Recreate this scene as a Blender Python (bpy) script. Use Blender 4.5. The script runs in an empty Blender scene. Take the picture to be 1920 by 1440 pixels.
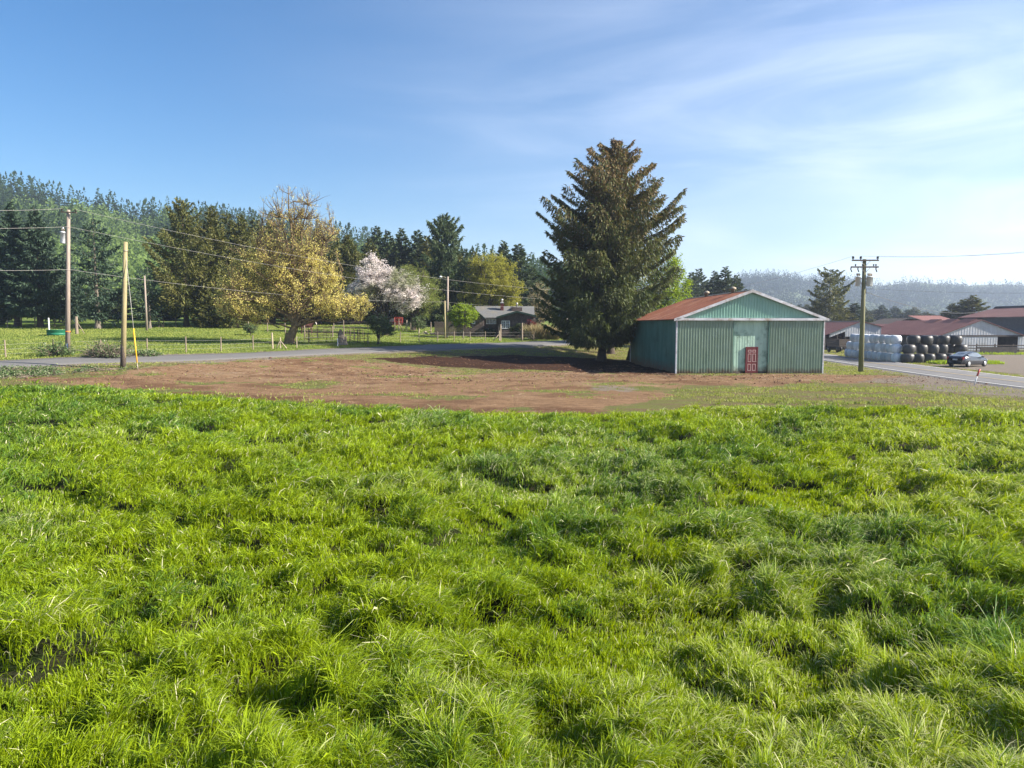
import bpy, math, random
import numpy as np
from math import sin, cos, pi, radians, sqrt

# ------------------------------------------------------------------ camera
CAM_H = 4.0
FPX = 1300.0                      # focal length in pixels of a 1920 wide frame
PITCH = math.atan(109.0 / FPX)    # horizon a little above the middle
C = bpy.context.scene.collection
sc = bpy.context.scene
cam_d = bpy.data.cameras.new('camera')
cam = bpy.data.objects.new('camera', cam_d)
C.objects.link(cam)
cam.location = (0, 0, CAM_H)
cam.rotation_euler = (pi / 2 - PITCH, 0, 0)
cam_d.sensor_width = 36.0
cam_d.lens = 36.0 * FPX / 1920.0
cam_d.clip_start = 0.1
cam_d.clip_end = 8000
sc.camera = cam

# ------------------------------------------------------------------ light
SUN = np.array([0.86, -0.15, 0.56]); SUN /= np.linalg.norm(SUN)
sun_el = math.asin(SUN[2]); sun_az = math.atan2(SUN[0], SUN[1])
sd = bpy.data.lights.new('sun', 'SUN')
sd.energy = 5.0
sd.angle = radians(0.5)
sd.color = (1.0, 0.93, 0.82)
so = bpy.data.objects.new('sun', sd)
C.objects.link(so)
from mathutils import Vector, Matrix
so.rotation_euler = Vector((-SUN[0], -SUN[1], -SUN[2])).to_track_quat('-Z', 'Y').to_euler()
so.location = (60, -20, 60)

w = bpy.data.worlds.new("World")
sc.world = w
w.use_nodes = True
nt = w.node_tree
for n in list(nt.nodes): nt.nodes.remove(n)
def N(nt, t, **kw):
    n = nt.nodes.new(t)
    for k, v in kw.items(): setattr(n, k, v)
    return n
out = N(nt, 'ShaderNodeOutputWorld'); bg = N(nt, 'ShaderNodeBackground')
sky = N(nt, 'ShaderNodeTexSky', sky_type='NISHITA')
sky.sun_disc = False
sky.sun_elevation = sun_el
sky.sun_rotation = sun_az
sky.altitude = 50
sky.air_density = 1.0
sky.dust_density = 0.6
sky.ozone_density = 2.5
tc = N(nt, 'ShaderNodeTexCoord')
mp = N(nt, 'ShaderNodeMapping'); mp.inputs['Scale'].default_value = (1.2, 3.2, 8.5); mp.inputs['Rotation'].default_value = (0.0, 0.35, 0.3)
nz = N(nt, 'ShaderNodeTexNoise'); nz.inputs['Scale'].default_value = 1.5; nz.inputs['Detail'].default_value = 9; nz.inputs['Roughness'].default_value = 0.54; nz.inputs['Distortion'].default_value = 0.8
rp = N(nt, 'ShaderNodeMapRange'); rp.inputs['From Min'].default_value = 0.36; rp.inputs['From Max'].default_value = 0.84; rp.interpolation_type = 'SMOOTHSTEP'; rp.inputs['To Min'].default_value = 0.30
sp = N(nt, 'ShaderNodeSeparateXYZ')
rx = N(nt, 'ShaderNodeMapRange'); rx.inputs['From Min'].default_value = -0.45; rx.inputs['From Max'].default_value = 0.60; rx.interpolation_type = 'SMOOTHSTEP'
rz = N(nt, 'ShaderNodeMapRange'); rz.inputs['From Min'].default_value = 0.85; rz.inputs['From Max'].default_value = 0.12
m1 = N(nt, 'ShaderNodeMath', operation='MULTIPLY'); m2 = N(nt, 'ShaderNodeMath', operation='MULTIPLY'); m3 = N(nt, 'ShaderNodeMath', operation='MULTIPLY_ADD')
m3.inputs[1].default_value = 0.66; m3.inputs[2].default_value = 0.0
mx = N(nt, 'ShaderNodeMix', data_type='RGBA')
L = nt.links.new
L(tc.outputs['Generated'], mp.inputs['Vector']); L(mp.outputs[0], nz.inputs['Vector']); L(nz.outputs[0], rp.inputs['Value'])
L(tc.outputs['Generated'], sp.inputs[0]); L(sp.outputs['X'], rx.inputs['Value']); L(sp.outputs['Z'], rz.inputs['Value'])
L(rp.outputs[0], m1.inputs[0]); L(rx.outputs[0], m1.inputs[1]); L(m1.outputs[0], m2.inputs[0]); L(rz.outputs[0], m2.inputs[1]); L(m2.outputs[0], m3.inputs[0])
L(m3.outputs[0], mx.inputs['Factor']); hs_ = N(nt, 'ShaderNodeHueSaturation'); hs_.inputs['Saturation'].default_value = 1.34; hs_.inputs['Hue'].default_value = 0.502; L(sky.outputs[0], hs_.inputs['Color']); L(hs_.outputs[0], mx.inputs['A']); mx.inputs['B'].default_value = (8.0, 8.5, 9.4, 1)
L(mx.outputs['Result'], bg.inputs['Color']); bg.inputs['Strength'].default_value = 0.059
L(bg.outputs[0], out.inputs[0])

sc.view_settings.view_transform = 'Standard'
sc.view_settings.look = 'None'
sc.view_settings.gamma = 1
sc.view_settings.exposure = 1.55
HAZE = 0.00026
sc.render.engine = 'CYCLES'
sc.cycles.max_bounces = 8
sc.cycles.transparent_max_bounces = 8
sc.cycles.volume_bounces = 1

# ------------------------------------------------------------------ view geometry helpers
cp, sp_ = cos(PITCH), sin(PITCH)
def ray(px, py):
    a = (px - 960) / FPX; b = (720 - py) / FPX
    return np.array([a, cp + b * sp_, -sp_ + b * cp])
def at(px, py, Y):
    d = ray(px, py); t = Y / d[1]
    return np.array([d[0] * t, Y, CAM_H + d[2] * t])
def flat(px, py, z=0.0):
    d = ray(px, py); t = (z - CAM_H) / d[2]
    return np.array([d[0] * t, d[1] * t, z])

# ------------------------------------------------------------------ terrain
ctl = []
for x in (-60, -35, -20, -8, 0, 8, 20, 35, 60):
    for y in (-15, 5, 20, 34): ctl.append((x, y, 0))
for x, y in ((-34, 45), (-25, 47), (-15, 49), (-5, 50), (5, 50), (15, 50), (13, 58), (20, 58), (26, 58), (13, 77), (20, 68), (26, 77), (31, 60), (35, 50),
             (35, 70), (35, 90), (42, 60), (42, 75), (42, 92), (55, 60), (55, 80), (58, 100), (80, 100), (75, 120), (100, 140), (60, 135), (90, 80), (10, 77), (4, 74), (0, 66), (-6, 60), (10, 62), (48, 45), (45, 118)):
    ctl.append((x, y, 0))
for p in ((0, 682, 55), (160, 677, 58), (320, 672, 62), (560, 661, 70), (640, 658, 73), (860, 648, 82), (1030, 642, 92), (1130, 639, 100),
          (127, 665, 62), (11, 672, 60), (276, 661, 66), (349, 662, 67), (475, 658, 73), (511, 655, 74), (545, 643, 80), (633, 651, 78), (750, 643, 86),
          (851, 641, 90), (938, 639, 95), (1000, 638, 97), (32, 612, 108), (74, 613, 108), (185, 616, 105), (350, 613, 110), (440, 612, 112), (940, 633, 104), (870, 630, 105),
          (50, 585, 170), (200, 585, 170), (50, 574, 220), (300, 590, 170), (600, 608, 125), (760, 612, 120), (300, 690, 56), (560, 680, 62), (560, 700, 57.5),
          (800, 665, 72), (1000, 665, 76), (800, 690, 65), (950, 680, 73), (100, 700, 52), (230, 685, 54), (258, 694, 51.5), (0, 690, 52.5), (1180, 625, 130)):
    ctl.append(tuple(at(*p)))
for p in ((-300, 200, 12), (-120, 250, 13), (0, 220, 7), (60, 200, 2), (200, 300, 0), (-120, 60, 2), (-100, 20, 0.5), (150, 60, 0), (150, -20, 0), (-150, -20, 0),
          (0, -200, 0), (-800, 400, 14), (0, 600, 4), (700, 600, 0), (0, 2500, 0), (-2500, 2500, 0), (2500, 2500, 0), (2500, 0, 0), (-2500, 0, 0), (1200, 1200, 0), (300, 0, 0), (-600, 0, 0), (0, -2500, 0)):
    ctl.append(p)
ctl = np.array(ctl, float)
CC = 4.0
def _phi(r2): return np.sqrt(r2 + CC * CC)
_d2 = ((ctl[:, None, :2] - ctl[None, :, :2]) ** 2).sum(-1)
_A = np.zeros((len(ctl) + 1, len(ctl) + 1)); _A[:-1, :-1] = _phi(_d2); _A[:-1, -1] = 1; _A[-1, :-1] = 1
_A[:-1, :-1] -= np.eye(len(ctl)) * 1.5
_w = np.linalg.solve(_A, np.append(ctl[:, 2], 0))
def tz(x, y):
    x = np.asarray(x, float); y = np.asarray(y, float)
    sh = np.broadcast(x, y).shape
    xf = np.broadcast_to(x, sh).ravel(); yf = np.broadcast_to(y, sh).ravel()
    o = np.empty(len(xf))
    for i in range(0, len(xf), 20000):
        r2 = (xf[i:i + 20000, None] - ctl[None, :, 0]) ** 2 + (yf[i:i + 20000, None] - ctl[None, :, 1]) ** 2
        o[i:i + 20000] = _phi(r2) @ _w[:-1] + _w[-1]
    return o.reshape(sh)
def tz1(x, y): return float(tz(np.array([x]), np.array([y]))[0])
def ground(px, py):
    d = ray(px, py); y = np.linspace(8, 260, 1300)
    t = y / d[1]; x = d[0] * t; z = CAM_H + d[2] * t
    g = tz(x, y); k = np.argmax(z < g)
    if k == 0: k = len(y) - 1
    return np.array([x[k], y[k], g[k]])
def foot(px, Y):
    z = 0.0
    for _ in range(3):
        p = CAM_H - z
        depth = Y * cp + p * sp_
        x = (px - 960) / FPX * depth
        z = tz1(x, Y)
    return np.array([x, Y, z])

# ------------------------------------------------------------------ noise in numpy
def _hash(ix, iy, s):
    n = (ix.astype(np.int64) * 374761393 + iy.astype(np.int64) * 668265263 + s * 144269) & 0x7fffffff
    n = ((n ^ (n >> 13)) * 1274126177) & 0x7fffffff
    return ((n ^ (n >> 16)) & 0xffffff) / float(0xffffff)
def vnoise(x, y, s=0):
    ix = np.floor(x); iy = np.floor(y); fx = x - ix; fy = y - iy
    fx = fx * fx * (3 - 2 * fx); fy = fy * fy * (3 - 2 * fy)
    a = _hash(ix, iy, s); b = _hash(ix + 1, iy, s); c = _hash(ix, iy + 1, s); d = _hash(ix + 1, iy + 1, s)
    return (a * (1 - fx) + b * fx) * (1 - fy) + (c * (1 - fx) + d * fx) * fy
def fbm(x, y, s=0, o=4):
    v = 0; a = .5; t = 0
    for k in range(o):
        v = v + a * vnoise(x * 2 ** k + 17.3 * k, y * 2 ** k + 5.1 * k, s + k); t += a; a *= .5
    return v / t

# ------------------------------------------------------------------ materials
def new_mat(name):
    m = bpy.data.materials.new(name); m.use_nodes = True
    nt = m.node_tree
    for n in list(nt.nodes): nt.nodes.remove(n)
    o = nt.nodes.new('ShaderNodeOutputMaterial')
    return m, nt, o
def pmat(name, c1, c2=None, scale=4.0, rough=0.7, bump=0.0, metal=0.0, stretch=(1, 1, 1), spec=0.35, detail=6, c3=None, s3=0.7, lo=.35, hi=.65):
    m, nt, o = new_mat(name); L = nt.links.new
    b = nt.nodes.new('ShaderNodeBsdfPrincipled'); L(b.outputs[0], o.inputs[0])
    b.inputs['Roughness'].default_value = rough; b.inputs['Metallic'].default_value = metal
    b.inputs['Specular IOR Level'].default_value = spec
    c2 = c2 or tuple(v * .75 for v in c1)
    tc = nt.nodes.new('ShaderNodeTexCoord'); mp = nt.nodes.new('ShaderNodeMapping'); mp.inputs['Scale'].default_value = stretch
    nz = nt.nodes.new('ShaderNodeTexNoise'); nz.inputs['Scale'].default_value = scale; nz.inputs['Detail'].default_value = detail; nz.inputs['Roughness'].default_value = .65
    L(tc.outputs['Object'], mp.inputs[0]); L(mp.outputs[0], nz.inputs['Vector'])
    r = nt.nodes.new('ShaderNodeMapRange'); r.inputs['From Min'].default_value = lo; r.inputs['From Max'].default_value = hi
    L(nz.outputs[0], r.inputs['Value'])
    mx = nt.nodes.new('ShaderNodeMix'); mx.data_type = 'RGBA'
    mx.inputs['A'].default_value = (*c1, 1); mx.inputs['B'].default_value = (*c2, 1)
    L(r.outputs[0], mx.inputs['Factor']); res = mx.outputs['Result']
    if c3:
        nz2 = nt.nodes.new('ShaderNodeTexNoise'); nz2.inputs['Scale'].default_value = s3; nz2.inputs['Detail'].default_value = 8; nz2.inputs['Roughness'].default_value = .7
        L(tc.outputs['Object'], nz2.inputs['Vector'])
        r2 = nt.nodes.new('ShaderNodeMapRange'); r2.inputs['From Min'].default_value = .5; r2.inputs['From Max'].default_value = .7
        L(nz2.outputs[0], r2.inputs['Value'])
        m2 = nt.nodes.new('ShaderNodeMix'); m2.data_type = 'RGBA'; L(r2.outputs[0], m2.inputs['Factor']); L(res, m2.inputs['A']); m2.inputs['B'].default_value = (*c3, 1)
        res = m2.outputs['Result']
    L(res, b.inputs['Base Color'])
    if bump:
        bp = nt.nodes.new('ShaderNodeBump'); bp.inputs['Strength'].default_value = bump; bp.inputs['Distance'].default_value = .03
        L(nz.outputs[0], bp.inputs['Height']); L(bp.outputs[0], b.inputs['Normal'])
    return m
def leaf_mat(name, ca, cb, cc=None, transl=.35, rough=.6, spec=.2):
    """colour from the 'tint' attribute: R picks between ca and cb, G mixes in cc"""
    m, nt, o = new_mat(name); L = nt.links.new
    at_ = nt.nodes.new('ShaderNodeAttribute'); at_.attribute_name = 'tint'
    s = nt.nodes.new('ShaderNodeSeparateColor'); L(at_.outputs['Color'], s.inputs[0])
    m1 = nt.nodes.new('ShaderNodeMix'); m1.data_type = 'RGBA'; m1.inputs['A'].default_value = (*ca, 1); m1.inputs['B'].default_value = (*cb, 1); L(s.outputs[0], m1.inputs['Factor'])
    m2 = nt.nodes.new('ShaderNodeMix'); m2.data_type = 'RGBA'; m2.inputs['B'].default_value = (*(cc or cb), 1); L(m1.outputs['Result'], m2.inputs['A']); L(s.outputs[1], m2.inputs['Factor'])
    b = nt.nodes.new('ShaderNodeBsdfPrincipled'); b.inputs['Roughness'].default_value = rough; b.inputs['Specular IOR Level'].default_value = spec
    L(m2.outputs['Result'], b.inputs['Base Color'])
    t = nt.nodes.new('ShaderNodeBsdfTranslucent'); 
    hs = nt.nodes.new('ShaderNodeHueSaturation'); hs.inputs['Saturation'].default_value = 1.15; hs.inputs['Value'].default_value = 1.35; L(m2.outputs['Result'], hs.inputs['Color']); L(hs.outputs[0], t.inputs['Color'])
    mx = nt.nodes.new('ShaderNodeMixShader'); mx.inputs[0].default_value = transl
    L(b.outputs[0], mx.inputs[1]); L(t.outputs[0], mx.inputs[2]); L(mx.outputs[0], o.inputs[0])
    return m

M = {}
M['bark'] = pmat('bark', (.085, .062, .045), (.035, .027, .02), 9, .9, .5, stretch=(1, 1, .3))
M['bark_pale'] = pmat('bark_pale', (.22, .19, .15), (.09, .07, .055), 7, .9, .4, stretch=(1, 1, .4))
M['twig_bark'] = pmat('twig_bark', (.20, .14, .07), (.11, .08, .045), 3, .9)
M['twig_grey'] = pmat('twig_grey', (.26, .20, .155), (.15, .115, .09), 3, .9)
M['twig_pale'] = pmat('twig_pale', (.42, .33, .23), (.28, .2, .14), 3, .9)
M['twig'] = pmat('twig', (.30, .22, .11), (.16, .11, .06), 3, .9)
M['pole_grey'] = pmat('pole_grey', (.33, .27, .22), (.20, .16, .13), 6, .85, .3, stretch=(4, 4, .2))
M['pole_green'] = pmat('pole_green', (.20, .19, .10), (.13, .13, .065), 3, .85, .3, stretch=(4, 4, .25))
M['pole_yellow'] = pmat('pole_yellow', (.34, .29, .15), (.23, .19, .10), 5, .85, .3, stretch=(4, 4, .25), c3=(.12, .09, .06), s3=.35)
M['post'] = pmat('post', (.30, .24, .18), (.17, .13, .10), 8, .9, .3, stretch=(3, 3, .4))
M['post_dark'] = pmat('post_dark', (.13, .10, .08), (.07, .055, .045), 8, .9, .3)
M['wood_pale'] = pmat('wood_pale', (.45, .37, .27), (.30, .24, .17), 6, .85, .3)
M['steel'] = pmat('steel', (.42, .43, .44), (.30, .31, .32), 3, .45, metal=.6)
M['wire'] = pmat('wire', (.40, .38, .35), (.30, .28, .26), 3, .6)
M['wire_dark'] = pmat('wire_dark', (.12, .12, .12), None, 3, .6)
M['trans_grey'] = pmat('trans_grey', (.50, .53, .52), (.42, .45, .44), 2, .45)
M['trans_white'] = pmat('trans_white', (.72, .74, .76), (.60, .62, .64), 2, .45)
M['yellow'] = pmat('yellow', (.85, .45, .03), (.75, .38, .02), 2, .5)
M['orange'] = pmat('orange', (.80, .22, .03), None, 2, .6)
M['blue'] = pmat('blue', (.03, .07, .35), None, 2, .5)
M['white'] = pmat('white', (.72, .72, .72), (.55, .55, .56), 2.5, .5)
M['trim'] = pmat('trim', (.62, .62, .64), (.42, .42, .43), 1.6, .5, stretch=(.6, 1, 3), c3=(.30, .24, .19), s3=1.3)
M['red'] = pmat('red', (.48, .07, .05), (.36, .055, .04), 2, .5)
M['black'] = pmat('black', (.02, .02, .02), (.03, .03, .03), 2, .5)
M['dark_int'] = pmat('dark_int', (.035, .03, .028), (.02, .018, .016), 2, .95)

# ------------------------------------------------------------------ mesh helpers
class MB:
    """collects shapes, then links them as ONE mesh"""
    def __init__(s): s.v = []; s.f = []; s.n = 0; s.sm = []; s.cur = False
    def add(s, v, f, smooth=False):
        v = [tuple(p) for p in v]; s.v += v
        s.f += [tuple(i + s.n for i in q) for q in f]; s.sm += [smooth] * len(f); s.n += len(v); return s
    def box(s, a, b, T=None):
        x0, y0, z0 = a; x1, y1, z1 = b
        v = [(x0, y0, z0), (x1, y0, z0), (x1, y1, z0), (x0, y1, z0), (x0, y0, z1), (x1, y0, z1), (x1, y1, z1), (x0, y1, z1)]
        if T is not None: v = [tuple(T @ Vector(p)) for p in v]
        return s.add(v, [(0, 3, 2, 1), (4, 5, 6, 7), (0, 1, 5, 4), (1, 2, 6, 5), (2, 3, 7, 6), (3, 0, 4, 7)])
    def prism(s, poly, y0, y1, T=None):
        """poly in x,z extruded along y"""
        n = len(poly); v = [(x, y0, z) for x, z in poly] + [(x, y1, z) for x, z in poly]
        if T is not None: v = [tuple(T @ Vector(p)) for p in v]
        return s.add(v, [tuple(range(n)), tuple(range(2 * n - 1, n - 1, -1))] + [(i, i + n, (i + 1) % n + n, (i + 1) % n) for i in range(n)])
    def tube(s, pts, rad, k=8, cap=True, smooth=True):
        pts = [Vector(p) for p in pts]; m = len(pts)
        if not hasattr(rad, '__len__'): rad = [rad] * m
        v = []; up = None
        for i, p in enumerate(pts):
            t = (pts[min(i + 1, m - 1)] - pts[max(i - 1, 0)]).normalized()
            if up is None: up = Vector((1, 0, 0)) if abs(t.x) < .8 else Vector((0, 1, 0))
            a = (up - t * up.dot(t)).normalized(); b = t.cross(a); up = a
            for j in range(k):
                q = 2 * pi * j / k; v.append(p + (a * cos(q) + b * sin(q)) * rad[i])
        f = [(i * k + j, i * k + (j + 1) % k, (i + 1) * k + (j + 1) % k, (i + 1) * k + j) for i in range(m - 1) for j in range(k)]
        s.add(v, f, smooth)
        if cap:
            s.f += [tuple(s.n - m * k + j for j in range(k - 1, -1, -1)), tuple(s.n - k + j for j in range(k))]; s.sm += [False, False]
        return s
    def lathe(s, prof, c=(0, 0, 0), k=20, axis='z', smooth=True):
        v = []
        for r, h in prof:
            for j in range(k):
                q = 2 * pi * j / k
                p = (r * cos(q), r * sin(q), h) if axis == 'z' else ((r * cos(q), h, r * sin(q)) if axis == 'y' else (h, r * cos(q), r * sin(q)))
                v.append((p[0] + c[0], p[1] + c[1], p[2] + c[2]))
        m = len(prof)
        return s.add(v, [(i * k + j, i * k + (j + 1) % k, (i + 1) * k + (j + 1) % k, (i + 1) * k + j) for i in range(m - 1) for j in range(k)] + [tuple(range(k - 1, -1, -1)), tuple(range((m - 1) * k, m * k))], smooth)
    def build(s, name, mat, parent=None, loc=None):
        me = bpy.data.meshes.new(name); me.from_pydata(s.v, [], s.f)
        me.polygons.foreach_set('use_smooth', s.sm); me.materials.append(mat); me.update()
        o = bpy.data.objects.new(name, me); C.objects.link(o)
        if parent: o.parent = parent
        if loc is not None: o.location = loc
        return o
def np_mesh(name, V, F, mat, parent=None, tint=None, smooth=False, loc=None):
    """V (n,3), F list of arrays (m,k) of faces"""
    if not isinstance(F, (list, tuple)): F = [F]
    F = [f for f in F if len(f)]
    me = bpy.data.meshes.new(name)
    me.vertices.add(len(V)); me.vertices.foreach_set('co', np.ascontiguousarray(V, np.float32).ravel())
    lv = np.concatenate([f.ravel() for f in F]).astype(np.int32)
    tot = np.concatenate([np.full(len(f), f.shape[1], np.int32) for f in F])
    st = np.concatenate([[0], np.cumsum(tot)[:-1]]).astype(np.int32)
    me.loops.add(len(lv)); me.loops.foreach_set('vertex_index', lv)
    me.polygons.add(len(tot)); me.polygons.foreach_set('loop_start', st); me.polygons.foreach_set('loop_total', tot)
    if smooth: me.polygons.foreach_set('use_smooth', np.ones(len(tot), bool))
    me.update(calc_edges=True)
    if tint is not None:
        for nm, arr in (tint.items() if isinstance(tint, dict) else (('tint', tint),)):
            a = me.attributes.new(nm, 'FLOAT_COLOR', 'POINT')
            c = np.ones((len(V), 4), np.float32); c[:, :arr.shape[1]] = arr
            a.data.foreach_set('color', c.ravel())
    me.materials.append(mat)
    o = bpy.data.objects.new(name, me); C.objects.link(o)
    if parent: o.parent = parent
    if loc is not None: o.location = loc
    return o
def tag(o, label=None, cat=None, group=None, kind=None):
    if label: o['label'] = label
    if cat: o['category'] = cat
    if group: o['group'] = group
    if kind: o['kind'] = kind
    return o
def thing(name, label, cat, loc=(0, 0, 0), rz=0.0, group=None):
    o = bpy.data.objects.new(name, None); C.objects.link(o); o.empty_display_size = .3
    o.location = tuple(float(v) for v in loc); o.rotation_euler = (0, 0, rz)
    return tag(o, label, cat, group)
def kids(o): return [c for c in list(bpy.data.objects) if c.parent == o]
def dup(root, label, loc, rz=0.0, scale=None, group=None):
    r = root.copy(); C.objects.link(r); r.location = tuple(float(v) for v in loc); r.rotation_euler = (0, 0, rz)
    if scale is not None: r.scale = scale if hasattr(scale, '__len__') else (scale,) * 3
    r['label'] = label
    if group: r['group'] = group
    for ch in root['_k'] if False else KIDS[root.name]:
        c = ch.copy(); C.objects.link(c); c.parent = r
        for g in KIDS.get(ch.name, []):
            d = g.copy(); C.objects.link(d); d.parent = c
    return r
KIDS = {}
def reg(root):
    ks = kids(root); KIDS[root.name] = ks
    for k in ks:
        g = kids(k)
        if g: KIDS[k.name] = g

# ------------------------------------------------------------------ foliage generators
def nrm(v): return v / np.maximum(np.linalg.norm(v, axis=-1, keepdims=True), 1e-9)
def diamonds(P, D, ln, wd, rng, fold=True):
    """one small leaf (a diamond of 4 vertices) at each point, along D"""
    n = len(P); D = nrm(D)
    R = nrm(rng.normal(size=(n, 3))); S = nrm(np.cross(D, R))
    ln = np.broadcast_to(ln, n)[:, None]; wd = np.broadcast_to(wd, n)[:, None]
    Nn = np.cross(D, S)
    V = np.stack([P, P + D * ln * .45 + S * wd * .5 + Nn * wd * .12, P + D * ln, P + D * ln * .45 - S * wd * .5 + Nn * wd * .12], 1).reshape(-1, 3)
    F = np.arange(n * 4).reshape(n, 4)
    return V, F
def tubes(PL, r0, r1, k=3):
    """PL (n,m,3) polylines -> thin tapered tubes"""
    n, m, _ = PL.shape
    T = np.gradient(PL, axis=1); T = nrm(T)
    ref = np.where(np.abs(T[..., 2:3]) > .8, np.array([1., 0, 0]), np.array([0, 0, 1.]))
    A = nrm(np.cross(T, ref)); B = np.cross(T, A)
    s = np.linspace(0, 1, m)[None, :, None]
    r0 = np.broadcast_to(r0, n)[:, None, None]; r1 = np.broadcast_to(r1, n)[:, None, None]
    rad = r0 * (1 - s) + r1 * s
    V = np.stack([PL + (A * cos(2 * pi * j / k) + B * sin(2 * pi * j / k)) * rad for j in range(k)], 2).reshape(-1, 3)
    i = np.arange(n)[:, None, None] * m * k + np.arange(m - 1)[None, :, None] * k + np.arange(k)[None, None, :]
    j2 = np.arange(n)[:, None, None] * m * k + np.arange(m - 1)[None, :, None] * k + ((np.arange(k) + 1) % k)[None, None, :]
    F = np.stack([i, j2, j2 + k, i + k], -1).reshape(-1, 4)
    return V, F
def join(parts):
    V = []; F = []; o = 0
    for v, f in parts: V.append(v); F.append(f + o); o += len(v)
    return np.concatenate(V), np.concatenate(F)

def conifer(H, R, seed, base=.12, nb=90, dens=200, leaf=(.5, .13), prof=None, droop=-.15, rise=.25, tip=.35, hang=.5, trunk_r=None, lean=(0, 0), sway=.12, gap=.0, tintf=None, taper=1.0):
    """returns (crown V,F,tint), (trunk V,F) in local coordinates; branches whorl round a straight trunk"""
    rng = np.random.default_rng(seed)
    prof = prof or (lambda t: (1 - t) ** .85)
    u = (np.arange(nb) + rng.random(nb) * .8) / nb
    t = base + (1 - base) * (1 - (1 - u) ** 1.0)
    az = np.arange(nb) * 2.39996 + rng.normal(0, .35, nb)
    Lb = R * np.array([prof((x - base) / (1 - base)) for x in t]) * rng.uniform(1 - sway * 2.2, 1 + sway, nb)
    Lb = np.maximum(Lb, .02 * R)
    if gap > 0: Lb *= np.where(rng.random(nb) < gap, .45, 1)
    a0 = droop + (rise - droop) * t + rng.normal(0, .07, nb)      # start slope, lower ones droop
    m = 7; s = np.linspace(0, 1, m)
    dirx = np.cos(az); diry = np.sin(az)
    trunkx = lean[0] * t * H; trunky = lean[1] * t * H
    bend = rng.normal(0, .06, nb)
    PL = np.zeros((nb, m, 3))
    for k_ in range(m):
        r = Lb * s[k_]
        PL[:, k_, 0] = trunkx + dirx * r - diry * bend * r * s[k_]; PL[:, k_, 1] = trunky + diry * r + dirx * bend * r * s[k_]
        PL[:, k_, 2] = t * H + a0 * r + Lb * (tip * s[k_] ** 2.2 - .12 * np.sin(pi * s[k_]))
    # sprays
    cnt = np.maximum(3, (dens * Lb / Lb.mean() * rng.uniform(.8, 1.2, nb)).astype(int))
    bi = np.repeat(np.arange(nb), cnt); n = len(bi)
    ss = rng.random(n) ** .75 * .93 + .07
    f = ss * (m - 1); i0 = np.minimum(f.astype(int), m - 2); fr = (f - i0)[:, None]
    P = PL[bi, i0] * (1 - fr) + PL[bi, i0 + 1] * fr
    out = np.stack([dirx[bi], diry[bi], np.zeros(n)], 1); lat = np.stack([-diry[bi], dirx[bi], np.zeros(n)], 1)
    lw = (1 - ss) * .32 + .10
    q = rng.uniform(-1, 1, n)
    P = P + lat * (q * lw * Lb[bi])[:, None] - out * (np.abs(q) * lw * Lb[bi] * .1)[:, None]
    P[:, 2] += -np.abs(q) * lw * Lb[bi] * .25 + rng.normal(0, .05, n) * leaf[0]
    h = rng.random(n) < hang
    D = out * rng.uniform(.5, 1.2, n)[:, None] + lat * (q * .9 + rng.normal(0, .3, n))[:, None]
    D[:, 2] += rng.uniform(-.25, .35, n)
    D[h, 2] = -rng.uniform(1.2, 2.6, h.sum())
    ln = leaf[0] * rng.uniform(.6, 1.35, n) * (1 - .35 * t[bi] ** 2)
    V, F = diamonds(P, D, ln, leaf[1] * rng.uniform(.7, 1.3, n), rng)
    # tints: branch-wise and clump-wise
    bt = rng.random(nb)[bi] * .55 + rng.random(n) * .45
    g = np.clip(rng.random(nb)[bi] * .6 + ss * .5 - .35 + rng.normal(0, .15, n), 0, 1) * .5
    if tintf is not None: bt, g = tintf(t[bi], ss, bt, g, P, rng)
    tint = np.repeat(np.stack([np.clip(bt, 0, 1), np.clip(g, 0, 1), rng.random(n)], 1), 4, 0)
    # leader shoots
    tr = trunk_r or H * .017
    tp = np.array([[lean[0] * z * H + .03 * tr * sin(z * 9), lean[1] * z * H, z * H - (.3 if z == 0 else 0)] for z in np.linspace(0, 1, 12)])[None]
    flare = tubes(np.array([[0, 0, -.3], [0, 0, .15], [lean[0] * .5, 0, .9 * tr * 3]])[None].astype(float), tr * 1.75, tr * .9, 10)
    TV, TF = join([tubes(tp, tr * 1.05, tr * .06, 9), flare, tubes(PL, np.maximum(.012, Lb * .011 * taper), .006, 3)])
    return (V, F, tint), (TV, TF)

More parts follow.
